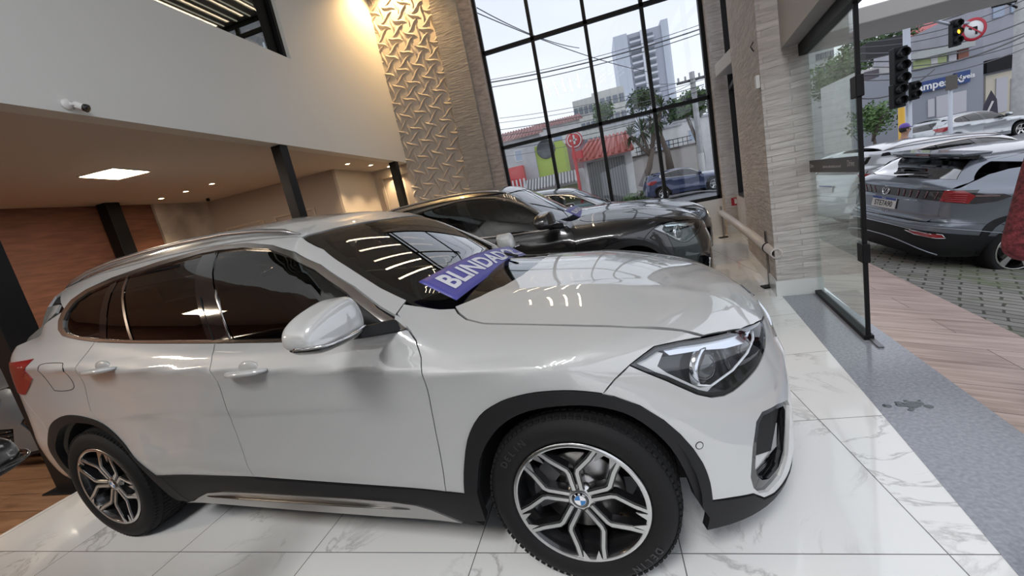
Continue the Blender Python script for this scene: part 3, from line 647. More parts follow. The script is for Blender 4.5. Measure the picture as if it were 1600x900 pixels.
        if hero:
            pn('sill_trim', 'side', [('side', [(-2.10,.232),(-2.02,.268),(-1.933,.302),(-1.80,.318),(-1.571,.322),(-1.005,.319),(-.80,.312),(-.684,.300),(-.612,.280),(-.491,.226),(-.884,.219),(-1.662,.217),(-2.178,.212)])], mat('brushed_aluminium', (.42, .41, .40), .28, 1), off=.012, depth=.012, gap=0, both=True)
            g = surf_pts(S, [('side', [(-1.95,.278),(-1.7,.285),(-1.3,.285),(-1.0,.283),(-.72,.277)])], off=.0135); o = MB().tube(g, [.002, .012, .013, .012, .002], 8, flat=.3).build('sill_trim_groove', mat('brushed_dark', (.2, .19, .18), .3, 1), root); mirror_obj(o)
    else:
        pn('sill_cladding', 'side', [('side', [(-2.226,.40),(-.436,.355),(-.43,.24),(-2.2,.235)])], body, off=0, depth=.04, gap=0, both=True)
    # headlamps
    hl = [tuple(p) for p in (W('nose', np.array(HEADL)) if W else HEADL)]
    if 'front' in parts:
        for sg in (1, -1):
            o = [(a*sg, b) for a, b in hl]; zf = (lambda P: [(a*sg, b) for a, b in ([tuple(p) for p in W('nose', np.array(P, float))] if W else P)])
            hd = panel(S, 'headlamp', 'nose', o, LAMPG, root, h=h, segs=False, off=0, depth=0, gap=.006)
            panel(S, 'lamp_frame', 'nose', o, GLB, hd, holes=[inset(np.array(o), .016)], h=.03, segs=False, off=-.002, depth=.05, gap=.001)
            panel(S, 'lamp_housing', 'nose', o, mat('lamp_dark', (.014, .014, .016), .2, coat=.6), hd, h=.05, segs=False, off=-.055, depth=0)
            tip = zf([(-1.160,.824),(-1.12,.840),(-1.073,.850),(-1.050,.838),(-1.085,.802),(-1.058,.775),(-.955,.700),(-.905,.692),(-.93,.678),(-.97,.692),(-1.07,.762)])
            panel(S, 'lamp_insert', 'nose', tip, mat('lamp_silver', (.66, .65, .64), .3, .2), hd, h=.03, segs=False, off=-.012, depth=.03)
            up = zf([(-1.045,.845),(-.95,.842),(-.85,.832),(-.70,.812),(-.60,.797),(-.70,.778),(-.80,.790),(-.90,.812),(-1.03,.824)])
            panel(S, 'lamp_reflector', 'nose', up, mat('lamp_chrome', (.75, .77, .80), .12, 1), hd, h=.03, segs=False, off=-.018, depth=.02)
            for a, z, r in ((-.890, .748, .058), (-.665, .757, .042)):
                P, ok = S.lift('nose', zf([(a, z)])); N = S.nrm(P); p = P[0]-N[0]*.045; ax_ = Vector((1, -.62*sg, -.05)).normalized()
                lm = MB(); lm.lathe([(0, r*.55), (r*.4, r*.48), (r*.75, r*.28), (r*.95, 0), (r, -.02)], tuple(p), ax_, 28)
                ln = lm.build('projector_lens', mat('projector_glass', (.035, .037, .036), .03, coat=1, spec=1), hd)
                rg = MB(); rg.lathe([(r*1.03, -.01), (r*1.10, .006), (r*1.22, .004), (r*1.28, -.02)], tuple(p), ax_, 28); rg.build('lamp_ring', mat('lamp_chrome', (.75, .77, .8), .12, 1) if a < -.8 else GLB, ln)
            if hero:
                dr = zf([(-.955,.705),(-.905,.690),(-.80,.712),(-.70,.742),(-.62,.770),(-.585,.790)]); P, ok = S.lift('nose', dr); P = P-S.nrm(P)*.022
                MB().tube(list(P), .005, 8, flat=.6).build('daylight_strip', mat('lamp_strip', (.75, .76, .78), .2), hd)
                dr = zf([(-.80,.685),(-.80,.835)]); P, ok = S.lift('nose', dr); P = P-S.nrm(P)*.030; MB().tube(list(P), .009, 6).build('lamp_divider', GLB, hd)
    # underbody, wheel wells, cabin
    x0, x1 = wp('side', [(.55, 0)])[0][0], wp('side', [(-3.35, 0)])[0][0]; fw_, rw_ = xf, xf-wb; yw = .86
    u = MB(); u.bx((rw_+.46, -.74, .17), (fw_-.46, .74, .34)); u.bx((rw_-.50, -.56, .2), (rw_+.50, .56, .36)); u.bx((fw_-.50, -.56, .2), (fw_+.55, .56, .36)); u.bx((x1, -.58, .30), (rw_-.46, .58, .44)); u.bx((fw_+.44, -.55, .2), (x0, .55, .34))
    u.build('underbody', DRK, root)
    for xc in (fw_, rw_):
        for sg in (-1, 1):
            ww = MB(); rr_ = .405; n = 20; vs = []; fs = []
            for i in range(n+1):
                a = math.radians(-8+196*i/n)
                for yy, q in ((.84, rr_), (.50, rr_), (.50, .0)): vs.append((xc+q*math.cos(a), sg*yy, .34+q*math.sin(a)))
            for i in range(n): fs += [(3*i, 3*i+1, 3*i+4, 3*i+3), (3*i+1, 3*i+2, 3*i+5, 3*i+4)]
            ww.add(vs, fs, True); ww.build('wheel_well', DRK, root)
    for xc in (fw_, rw_):
        for sg in (-1, 1):
            R = wheel[1]; front = xc == fw_
            if hero: make_wheel('wheel', root, (xc, sg*.887, R-.004), sg, R, wheel[2], style='vy', rot=math.radians(3 if front else 14)*(1), word=[('DELIN', math.radians(56), 1.6), ('DELIN', math.radians(236), 1.6)] if sg < 0 and front else None)
            else: make_wheel('wheel', root, (xc, sg*(.887+(S.wdelta if hasattr(S, 'wdelta') else 0)), R), sg, R, wheel[2], style=wheel[0], lite=True, capcol=None)
    cabin(root, S, wp, hero, lite)
    if rails:
        P, ok = S.lift('top', wp('top', [(x, -.565) for x in (-1.16, -1.25, -1.4, -1.6, -1.9, -2.2, -2.5, -2.75, -2.9, -3.0)])); lift = [.002, .018, .030, .036, .038, .038, .036, .026, .014, .0]
        pts = [(p[0], p[1], p[2]+l) for p, l in zip(P, lift)]
        o = MB().tube(pts, [.006]+[.017]*8+[.008], 10, flat=.75).build('roof_rail', mat('rail_satin', (.42, .40, .40), .28, .9), root, 0); mirror_obj(o)
    if mirrors: wing_mirror(root, body, hero, S, wp)
    return root
def SINK(S): return S
def cabin(root, S, wp, hero, lite):
    X = lambda x, z: wp('side', [(x, z)])[0]
    f = MB(); x0, z0 = X(-.62, .96); x1, _ = X(-2.85, .9); f.bx((x1, -.72, .45), (x0, .72, .52)); f.build('cabin_floor', DRK, root)
    d = MB(); xa, za = X(-.50, .97); xb, zb = X(-.98, .955)
    d.prism([(xa, za), (xb+.06, zb+.03), (xb, zb-.04), (xb+.05, zb-.35), (xa, zb-.4)], (0, -.66, 0), (1, 0, 0), (0, 0, 1), (0, 1.32, 0)); d.build('dashboard', LEATH, root, .02)
    for sy in (-.36, .36):
        s = MB(); xs, zs = X(-1.55, .75); sc = 1
        s.box((xs+.12, sy, zs-.10), (.52, .50, .16)); M = Matrix.Rotation(math.radians(-20), 3, 'Y')
        s.box((xs-.22, sy, zs+.22), (.15, .48, .62), M=M); s.box((xs-.345, sy, zs+.60), (.10, .26, .19), M=M)
        s.build('front_seat', LEATH, root, .045, 3)
    s = MB(); xs, zs = X(-2.45, .8); s.box((xs+.15, 0, zs-.12), (.5, 1.22, .16)); s.box((xs-.18, 0, zs+.18), (.15, 1.22, .56), M=Matrix.Rotation(math.radians(-22), 3, 'Y'))
    for sy in (-.38, .38): s.box((xs-.30, sy, zs+.50), (.10, .24, .14), M=Matrix.Rotation(math.radians(-22), 3, 'Y'))
    s.build('rear_bench', LEATH, root, .04, 3)
    if not lite:
        t = MB(); xs, zs = X(-1.08, .93); R = .185; M = Matrix.Rotation(math.radians(-25), 4, 'Y')
        t.tube([Vector((xs, .36, zs))+(M @ Vector((0, R*math.cos(a), R*math.sin(a)))) for a in [2*math.pi*i/28 for i in range(28)]], .016, 8, closed=True)
        for a in (0, math.pi, -math.pi/2): t.tube([Vector((xs, .36, zs)), Vector((xs, .36, zs))+(M @ Vector((0, R*math.cos(a), R*math.sin(a))))], .018, 6)
        t.ball((xs, .36, zs), .05, sc=(.5, 1, 1)); t.build('steering_wheel', LEATH, root)
        m = MB(); xs, zs = X(-1.02, 1.38); m.box((xs, 0, zs), (.03, .24, .065)); m.build('inner_mirror', GLB, root, .01)
def wing_mirror(root, body, hero, S, wp):
    """housing from three stacked cross-sections: painted cap over a black base with an indicator strip"""
    bx_, bz_ = wp('side', [(-.88, 1.09)])[0]; dx = bx_+.88+.115; dz = bz_-1.09+.035
    def ring(z, xf, xb, yi, yo, n=24, e=4.2):   # superellipse outline in plan
        cx_, cy_ = (xf+xb)/2, (yi+yo)/2; a, b = abs(xf-xb)/2, abs(yo-yi)/2; out = []
        for k in range(n):
            t = 2*math.pi*k/n; c, s_ = math.cos(t), math.sin(t)
            out.append((cx_+a*math.copysign(abs(c)**(2/e), c), cy_+b*math.copysign(abs(s_)**(2/e), s_), z))
        return out
    def loft(rings, name, m, par, cap0=True, cap1=True):
        mb = MB(); n = len(rings[0]); vs = [p for r in rings for p in r]; fs = []
        for i in range(len(rings)-1):
            for k in range(n): fs.append((i*n+k, i*n+(k+1) % n, (i+1)*n+(k+1) % n, (i+1)*n+k))
        if cap0: fs.append(tuple(range(n-1, -1, -1)))
        if cap1: fs.append(tuple((len(rings)-1)*n+k for k in range(n)))
        mb.add(vs, fs, True); o = mb.build(name, m, par); s_ = o.modifiers.new('s', 'SUBSURF'); s_.levels = 1; s_.render_levels = 2; return o
    for sg in (-1, 1):
        def T(pts):
            r = []
            for x, y, z in pts:
                k_ = min(max((y-.98)/.17, 0), 1); k_ = k_*k_*(3-2*k_); q_ = z-1.05; x2 = x-.05*k_*(1 if q_ > 0 else .4)
                r.append((x2+dx, y*sg, 1.05+q_*(.92-.30*k_ if q_ > 0 else .72)+dz))
            return r if sg > 0 else r[::-1]
        # y: .90 (inner) .. 1.14 (outer); mirror glass faces backwards (xb)
        cap = [(1.045, -.745, -.875, .935, 1.135), (1.060, -.735, -.880, .925, 1.148), (1.10, -.735, -.885, .92, 1.150), (1.150, -.742, -.885, .925, 1.142), (1.180, -.755, -.880, .94, 1.11), (1.190, -.775, -.865, .965, 1.075)]
        root_m = loft([T(ring(z, a, b, c, d)) for z, a, b, c, d in cap], 'mirror_cap', body, root)
        base = [(1.005, -.80, -.865, .97, 1.08), (1.015, -.765, -.880, .945, 1.115), (1.032, -.745, -.888, .932, 1.138), (1.050, -.733, -.890, .924, 1.150), (1.060, -.738, -.885, .928, 1.145)]
        loft([T(ring(z, a, b, c, d)) for z, a, b, c, d in base], 'mirror_base', BLK if not hero else GLB, root_m)
        gl = MB(); gl.box(((-.895+dx), 1.01*sg, 1.09+dz), (.006, .14, .07)); gl.build('mirror_glass', CHB, root_m, .002)
        st = MB(); pts = [(-.742+dx, .95*sg, 1.058+dz), (-.729+dx, 1.03*sg, 1.056+dz), (-.745+dx, 1.115*sg, 1.056+dz), (-.80+dx, 1.149*sg, 1.058+dz), (-.86+dx, 1.150*sg, 1.060+dz)]
        st.tube(spline(pts, 4), .0065, 8, flat=.8); st.build('mirror_indicator', CHB if hero else GLB, root_m)
        arm = MB(); Pp, ok = S.lift('side', [wp('side', [(-.66, 1.052)])[0]]); py = -Pp[0][1]-.02
        arm.hexa([(-.68+dx, py*sg, .985+dz), (-.84+dx, py*sg, .985+dz), (-.83+dx, .96*sg, 1.015+dz), (-.76+dx, .96*sg, 1.015+dz), (-.69+dx, py*sg, 1.04+dz), (-.84+dx, py*sg, 1.03+dz), (-.83+dx, .96*sg, 1.055+dz), (-.76+dx, .96*sg, 1.055+dz)])
        arm.build('mirror_arm', BLK, root_m, .01)
# ================================================================ SETTING
ANG = math.radians(10.6); TX, TY = math.sin(ANG), math.cos(ANG); NX, NY = TY, -TX
FO = Vector((1.573, 4.433, 0))
def FA(s, n, z=0): return Vector((FO.x+TX*s+NX*n, FO.y+TY*s+NY*n, z))      # facade frame: s along the front, n outwards
def fbox(mb, s0, s1, n0, n1, z0, z1):
    return mb.hexa([FA(s0, n0, z0), FA(s1, n0, z0), FA(s1, n1, z0), FA(s0, n1, z0), FA(s0, n0, z1), FA(s1, n0, z1), FA(s1, n1, z1), FA(s0, n1, z1)])
def structure(o): o['kind'] = 'structure'; return o
def N_(nt, t, **k):
    n = nt.nodes.new(t)
    for a, b in k.items(): setattr(n, a, b)
    return n
def tile_mat():
    m, nt, b = newmat('marble_tile'); L = nt.links.new
    g = N_(nt, 'ShaderNodeNewGeometry'); sp = N_(nt, 'ShaderNodeSeparateXYZ'); L(g.outputs['Position'], sp.inputs[0])
    def M(op, a, bb=None, c=None, clamp=False):
        n = N_(nt, 'ShaderNodeMath', operation=op, use_clamp=clamp)
        for i, v in enumerate((a, bb, c)):
            if v is None: continue
            if isinstance(v, (int, float)): n.inputs[i].default_value = v
            else: L(v, n.inputs[i])
        return n.outputs[0]
    P = .8315; gr = []; ids = []
    for ax, o in (('X', .092), ('Y', 1.371)):
        t = M('DIVIDE', M('SUBTRACT', sp.outputs[ax], o), P); ids.append(M('FLOOR', t)); fr_ = M('FRACT', t); d = M('MINIMUM', fr_, M('SUBTRACT', 1, fr_)); gr.append(d)
    line = M('LESS_THAN', M('MINIMUM', gr[0], gr[1]), .0026)
    cmb = N_(nt, 'ShaderNodeCombineXYZ'); L(ids[0], cmb.inputs[0]); L(ids[1], cmb.inputs[1]); wn = N_(nt, 'ShaderNodeTexWhiteNoise', noise_dimensions='3D'); L(cmb.outputs[0], wn.inputs['Vector'])
    sc = N_(nt, 'ShaderNodeVectorMath', operation='MULTIPLY_ADD'); L(wn.outputs['Color'], sc.inputs[0]); sc.inputs[1].default_value = (9, 9, 9); L(g.outputs['Position'], sc.inputs[2])
    n1 = N_(nt, 'ShaderNodeTexNoise'); n1.inputs['Scale'].default_value = 1.5; n1.inputs['Detail'].default_value = 9; n1.inputs['Roughness'].default_value = .62; n1.inputs['Distortion'].default_value = 1.2; L(sc.outputs[0], n1.inputs['Vector'])
    v = M('ABSOLUTE', M('SUBTRACT', n1.outputs['Fac'], .5)); vein = M('SUBTRACT', 1, M('MULTIPLY', v, 34), clamp=True)
    n2 = N_(nt, 'ShaderNodeTexNoise'); n2.inputs['Scale'].default_value = 1.3; n2.inputs['Detail'].default_value = 3; L(sc.outputs[0], n2.inputs['Vector'])
    mask = M('MULTIPLY', M('SUBTRACT', n2.outputs['Fac'], .47), 6, clamp=True)
    va = M('MULTIPLY', M('POWER', vein, 1.6), mask, clamp=True)
    mx = N_(nt, 'ShaderNodeMix', data_type='RGBA'); mx.inputs['A'].default_value = (.82, .825, .815, 1); mx.inputs['B'].default_value = (.38, .375, .36, 1); L(M('MULTIPLY', va, .75), mx.inputs['Factor'])
    mx2 = N_(nt, 'ShaderNodeMix', data_type='RGBA'); L(mx.outputs['Result'], mx2.inputs['A']); mx2.inputs['B'].default_value = (.16, .155, .15, 1); L(line, mx2.inputs['Factor'])
    L(mx2.outputs['Result'], b.inputs['Base Color']); b.inputs['Roughness'].default_value = .07; b.inputs['Coat Weight'].default_value = .35; b.inputs['Coat Roughness'].default_value = .03
    return m
def plank_mat(name, c1, c2, w, l, rough, rot=0.0, grain=1.0):
    m, nt, b = newmat(name); L = nt.links.new
    g = N_(nt, 'ShaderNodeNewGeometry'); mp = N_(nt, 'ShaderNodeMapping'); mp.inputs['Rotation'].default_value = (0, 0, rot); L(g.outputs['Position'], mp.inputs[0])
    br = N_(nt, 'ShaderNodeTexBrick'); br.inputs['Scale'].default_value = 1; br.inputs['Brick Width'].default_value = l; br.inputs['Row Height'].default_value = w; br.inputs['Mortar Size'].default_value = .003; br.offset = .37
    br.inputs['Color1'].default_value = (.3, .3, .3, 1); br.inputs['Color2'].default_value = (.8, .8, .8, 1); br.inputs['Mortar'].default_value = (0, 0, 0, 1); L(mp.outputs[0], br.inputs['Vector'])
    m2 = N_(nt, 'ShaderNodeMapping'); m2.inputs['Scale'].default_value = (1.2, 14, 1); L(mp.outputs[0], m2.inputs[0])
    n = N_(nt, 'ShaderNodeTexNoise'); n.inputs['Scale'].default_value = 1.6; n.inputs['Detail'].default_value = 7; n.inputs['Distortion'].default_value = .8; L(m2.outputs[0], n.inputs['Vector'])
    add = N_(nt, 'ShaderNodeMath', operation='MULTIPLY_ADD'); add.inputs[1].default_value = .35; L(br.outputs['Color'], add.inputs[0]); L(n.outputs['Fac'], add.inputs[2])
    r = N_(nt, 'ShaderNodeValToRGB'); r.color_ramp.elements[0].position = .45; r.color_ramp.elements[0].color = (*c1, 1); r.color_ramp.elements[1].position = .85; r.color_ramp.elements[1].color = (*c2, 1); L(add.outputs[0], r.inputs[0])
    mx = N_(nt, 'ShaderNodeMix', data_type='RGBA'); L(br.outputs['Fac'], mx.inputs['Factor']); L(r.outputs[0], mx.inputs['A']); mx.inputs['B'].default_value = (*[c*.35 for c in c1], 1)
    L(mx.outputs['Result'], b.inputs['Base Color']); b.inputs['Roughness'].default_value = rough
    return m
def stone_mat(name='stacked_stone', c1=(.36, .335, .31), c2=(.52, .50, .475), vec='XZ', rowh=.055):
    """split-face stone courses: rows along the wall, vertical joints now and then"""
    m, nt, b = newmat(name); L = nt.links.new
    tc = N_(nt, 'ShaderNodeTexCoord'); sp = N_(nt, 'ShaderNodeSeparateXYZ'); L(tc.outputs['Object'], sp.inputs[0]); cb = N_(nt, 'ShaderNodeCombineXYZ')
    ad = N_(nt, 'ShaderNodeMath', operation='ADD'); L(sp.outputs['X'], ad.inputs[0]); L(sp.outputs['Y'], ad.inputs[1]); L(ad.outputs[0], cb.inputs[0]); L(sp.outputs['Z'], cb.inputs[1])
    nz = N_(nt, 'ShaderNodeTexNoise'); nz.inputs['Scale'].default_value = 5; nz.inputs['Detail'].default_value = 3; L(cb.outputs[0], nz.inputs['Vector'])
    va = N_(nt, 'ShaderNodeVectorMath', operation='MULTIPLY_ADD'); L(nz.outputs['Color'], va.inputs[0]); va.inputs[1].default_value = (.03, .014, 0); L(cb.outputs[0], va.inputs[2])
    br = N_(nt, 'ShaderNodeTexBrick'); br.inputs['Scale'].default_value = 1; br.inputs['Brick Width'].default_value = .31; br.inputs['Row Height'].default_value = rowh; br.inputs['Mortar Size'].default_value = .004; br.inputs['Mortar Smooth'].default_value = .6; br.inputs['Bias'].default_value = 0
    br.inputs['Color1'].default_value = (.15, .15, .15, 1); br.inputs['Color2'].default_value = (.85, .85, .85, 1); br.inputs['Mortar'].default_value = (.1, .1, .1, 1); L(va.outputs[0], br.inputs['Vector'])
    m2 = N_(nt, 'ShaderNodeMapping'); m2.inputs['Scale'].default_value = (6, 34, 1); L(cb.outputs[0], m2.inputs[0]); n2 = N_(nt, 'ShaderNodeTexNoise'); n2.inputs['Scale'].default_value = 1.0; n2.inputs['Detail'].default_value = 6; L(m2.outputs[0], n2.inputs['Vector'])
    mm = N_(nt, 'ShaderNodeMath', operation='MULTIPLY_ADD'); mm.inputs[1].default_value = .45; L(br.outputs['Color'], mm.inputs[0]); L(n2.outputs['Fac'], mm.inputs[2])
    r = N_(nt, 'ShaderNodeValToRGB'); r.color_ramp.elements[0].position = .42; r.color_ramp.elements[0].color = (*c1, 1); r.color_ramp.elements[1].position = .92; r.color_ramp.elements[1].color = (*c2, 1); L(mm.outputs[0], r.inputs[0])
    L(r.outputs[0], b.inputs['Base Color']); b.inputs['Roughness'].default_value = .8
    bp = N_(nt, 'ShaderNodeBump'); bp.inputs['Strength'].default_value = .9; bp.inputs['Distance'].default_value = .02; L(mm.outputs[0], bp.inputs['Height']); L(bp.outputs[0], b.inputs['Normal'])
    return m
TILE = tile_mat(); WOODF = plank_mat('oak_floor', (.17, .085, .045), (.33, .185, .10), .19, 1.6, .28); DECK = plank_mat('deck_tile', (.30, .205, .165), (.58, .45, .39), .30, 1.1, .55, rot=math.radians(8))
STONE = stone_mat(c1=(.40, .365, .35), c2=(.58, .54, .52)); WHITE = mat('white_paint', (.66, .645, .62), .75); CEIL = mat('ceiling_white', (.72, .70, .68), .8); MUL = mat('black_frame', (.006, .006, .007), .5, spec=.25)
GRAN = mat('grey_granite', (.27, .285, .325), .16, noise=(60, .22)); WHM = mat('white_marble_base', (.68, .68, .67), .2); TAUPE = mat('taupe_wall', (.42, .36, .31), .7)
BROWN = mat('brown_wall', (.17, .07, .042), .65, noise=(3, .25, (1, 1, 8)))
TINTP = glass('pane_glass', (.80, .83, .85), .045)
# floors
X1 = lambda y: 1.047+.1783*(y-1.294)
b = MB(); b.hexa([(-4.11, -9.5, -.15), (X1(-9.5), -9.5, -.15), (X1(9.3), 9.3, -.15), (-4.11, 9.3, -.15), (-4.11, -9.5, 0), (X1(-9.5), -9.5, 0), (X1(9.3), 9.3, 0), (-4.11, 9.3, 0)]); structure(b.build('floor', TILE))
b = MB(); b.bx((-9, -9.5, -.15), (-4.11, 9.3, 0)); structure(b.build('floor', WOODF))
b = MB(); y0, y1 = -9.5, 4.62; XO = lambda y: 1.605+.1555*(y-1.985)
b.hexa([(X1(y0), y0, -.15), (XO(y0), y0, -.15), (XO(y1), y1, -.15), (X1(y1), y1, -.15), (X1(y0), y0, .001), (XO(y0), y0, .001), (XO(y1), y1, .001), (X1(y1), y1, .001)]); structure(b.build('trim_1', GRAN))
# window wall (y = 9.2)
YW = 9.2; TOP = 6.92
b = MB(); b.bx((-1.93, YW, 0), (2.40, YW+.18, .74)); structure(b.build('wall_back', WHITE))
b = MB(); b.bx((-1.93, YW-.02, 0), (2.40, YW, .16)); structure(b.build('baseboard_back', WHM))
def window(name, n0, cols, rows, z0, z1, P, m=MUL, fw=.07, fd=.09):
    """P(t,depth,z) gives world points; cols/rows are positions of the bars"""
    fr_ = MB()
    def bar(t0, t1, za, zb): fr_.hexa([P(t0, 0, za), P(t1, 0, za), P(t1, fd, za), P(t0, fd, za), P(t0, 0, zb), P(t1, 0, zb), P(t1, fd, zb), P(t0, fd, zb)])
    for i, c in enumerate(cols): bar(c-fw/2, c+fw/2, z0, z1)
    for r in rows: bar(cols[0], cols[-1], r-fw/2, r+fw/2)
    o = structure(fr_.build(name, m)); g = MB()
    for i in range(len(cols)-1):
        for j in range(len(rows)-1):
            a, c, e, f = cols[i]+fw/2-.01, cols[i+1]-fw/2+.01, rows[j]+fw/2-.01, rows[j+1]-fw/2+.01; d = fd*.5
            g.add([P(a, d, e), P(c, d, e), P(c, d, f), P(a, d, f)], [(0, 1, 2, 3)])
    g.build('window_pane', TINTP, o); return o
window('window_1', 0, [-1.90, -.83, .25, 1.33, 2.36], [.775, 2.72, 4.67, 6.60, 6.85], .74, TOP, lambda t, d, z: Vector((t, YW+d, z)))
# pillars of the window wall
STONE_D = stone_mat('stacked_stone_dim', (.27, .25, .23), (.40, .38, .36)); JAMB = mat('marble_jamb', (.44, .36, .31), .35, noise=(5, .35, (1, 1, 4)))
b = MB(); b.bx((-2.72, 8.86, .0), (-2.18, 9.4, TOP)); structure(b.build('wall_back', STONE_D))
b = MB(); b.bx((-2.18, 9.0, .0), (-1.93, 9.4, TOP)); structure(b.build('wall_back', JAMB))
b = MB(); b.bx((2.40, 9.02, .0), (2.86, 9.4, TOP)); structure(b.build('wall_back', STONE))
b = MB(); b.bx((2.38, 9.0, .0), (2.87, 9.02, .19)); structure(b.build('baseboard_back', WHM))
b = MB(); b.bx((-4.3, 9.1, 0), (-2.7, 9.4, TOP)); structure(b.build('wall_back', TAUPE))
# front facade (right): stone pier, lintel, glazing beyond, low wall
b = MB(); fbox(b, 0, 1.95, 0, .37, 0, TOP); structure(b.build('wall_right', STONE))
b = MB(); fbox(b, -.012, 1.96, -.012, .38, 0, .16); structure(b.build('baseboard_right', WHM))
b = MB(); fbox(b, 1.95, 4.85, .17, .40, 0, .75); structure(b.build('wall_right', WHM))
b = MB(); b.hexa([FA(-.02, -.05, -.15), FA(4.9, -.05, -.15), FA(4.9, .36, -.15), FA(-.02, .36, -.15), FA(-.02, -.05, -.0005), FA(4.9, -.05, -.0005), FA(4.9, .36, -.0005), FA(-.02, .36, -.0005)]); structure(b.build('floor', TILE))
window('window_2', 0, [2.0, 3.3, 4.55], [.775, 2.72, 4.67, 6.60, 6.85], .76, TOP, lambda t, d, z: FA(t, .20+d, z))
# lintel over the entrance, glass front above it
b = MB(); fbox(b, -13.5, 0, .17, .345, 2.27, 2.95); structure(b.build('wall_right', mat('lintel_grey', (.42, .40, .385), .7)))
window('window_3', 0, [-13.3, -12, -10.7, -9.4, -8.1, -6.8, -9.5, -4.2, -2.9, -1.6, -.05], [3.0, 4.3, 5.6, 6.85], 2.97, TOP, lambda t, d, z: FA(t, .20+d, z))
# ceilings
b = MB(); b.bx((-4.1, -9.6, TOP), (3.6, 9.4, TOP+.15)); structure(b.build('ceiling', CEIL))
ZM = 2.885
b = MB(); b.bx((-9, -9.6, ZM), (-4.28, 9.1, ZM+.15)); structure(b.build('ceiling', mat('mezzanine_ceiling', (.60, .55, .51), .8)))
# mezzanine front wall with opening y<5.9, z>4.2
WM = mat('mezzanine_white', (.70, .70, .675), .75)
b = MB(); b.bx((-4.28, -9.6, ZM), (-4.1, 9.1, 4.2)); b.bx((-4.28, 5.9, 4.2), (-4.1, 9.1, TOP)); b.bx((-4.28, -9.6, 6.6), (-4.1, 5.9, TOP)); b.bx((-4.28, -9.6, 4.2), (-4.1, -1.5, 6.6)); structure(b.build('wall_left', WM))
# lower level walls
b = MB(); b.bx((-8.6, -9.6, 0), (-8.42, 6.50, ZM)); structure(b.build('wall_left', BROWN))
b = MB(); b.bx((-8.58, 6.50, 0), (-8.36, 7.70, ZM)); structure(b.build('wall_left', mat('crackled_marble', (.42, .38, .34), .3, noise=(2.2, .3), bump=(3, .8))))
b = MB(); b.bx((-8.45, 7.65, 0), (-5.12, 7.8, ZM)); structure(b.build('wall_back', TAUPE))
LITW = mat('warm_wall', (.62, .55, .47), .6)
b = MB(); b.bx((-5.2, 7.8, 0), (-5.06, 9.3, ZM)); b.bx((-5.12, 7.65, 0), (-5.06, 7.8, ZM)); structure(b.build('wall_left', LITW))
b = MB(); b.bx((-5.06, 9.12, 0), (-4.1, 9.3, ZM)); structure(b.build('wall_back', LITW))
# closing walls behind the camera
b = MB(); b.bx((-9, -9.75, 0), (.3, -9.6, TOP)); structure(b.build('wall_front', WHITE))
b = MB(); b.bx((-9.1, 9.3, ZM), (-4.2, 9.45, TOP)); b.bx((-9.1, -9.6, ZM), (-9, 9.3, TOP)); structure(b.build('wall_left', WHITE))
# ================================================================ THE NEAREST CAR
S_HERO = CarShape(HERO)
PW = paint('paint_white', (.475, .48, .475))
CX, CY, YAW = -.1586, 2.1249, -.0843
hero = build_car('car', S_HERO, PW, 'white SUV with open five-spoke alloy wheels, nearest car on the marble floor', 'car', (CX, CY, 0), YAW, hero=True)
def hsurf(dom, pts, off=0):
    P, ok = S_HERO.lift(dom, pts); return P+S_HERO.nrm(P)*off
# door handles
for cx_, cz_ in ((-1.325, .950), (-2.285, 1.030)):
    for sg in (-1, 1):
        P = hsurf('side', [(cx_-.115, cz_-.004), (cx_-.075, cz_-.002), (cx_, cz_), (cx_+.07, cz_), (cx_+.115, cz_-.004)]); off = [-.004, .026, .034, .030, -.002]
        pts = [(p[0], (p[1]-o_)*(-sg), p[2]) for p, o_ in zip(P, off)]
        h_ = MB().tube(spline(pts, 4), [.008, .011, .013, .015, .017, .018, .0185, .019, .019, .019, .019, .019, .0185, .017, .015, .012, .008][:17], 10, flat=.7).build('door_handle', PW, hero)
    P = hsurf('side', [(cx_, cz_)])[0]
    b = MB(); M = Matrix.Rotation(math.radians(0), 3, 'X'); b.ball((P[0]+.005, P[1]+.012, P[2]+.004), 1, 20, 10, (.062, .014, .036)); o = b.build('handle_recess', mat('recess_white', (.40, .40, .39), .3, coat=.6), hero); mirror_obj(o)
# fuel flap outline and parking sensor
fl = spline([(-2.78,1.090),(-2.62,1.083),(-2.596,1.07),(-2.585,1.03),(-2.59,.965),(-2.615,.935),(-2.68,.925),(-2.78,.928),(-2.81,.945),(-2.815,1.06)], 4, True)
MB().tube([tuple(p) for p in hsurf('side', fl, -.0006)], .0022, 6, closed=True).build('fuel_flap_gap', DRK, hero)
c = hsurf('nose', [(-1.001, .512)])[0]; n = S_HERO.nrm(np.array([c]))[0]
MB().lathe([(.0, .001), (.011, .001)], c, n, 20).build('parking_sensor', PW, hero); MB().lathe([(.011, .0), (.0125, .0016), (.014, 0)], c, n, 20).build('sensor_ring', DRK, hero)
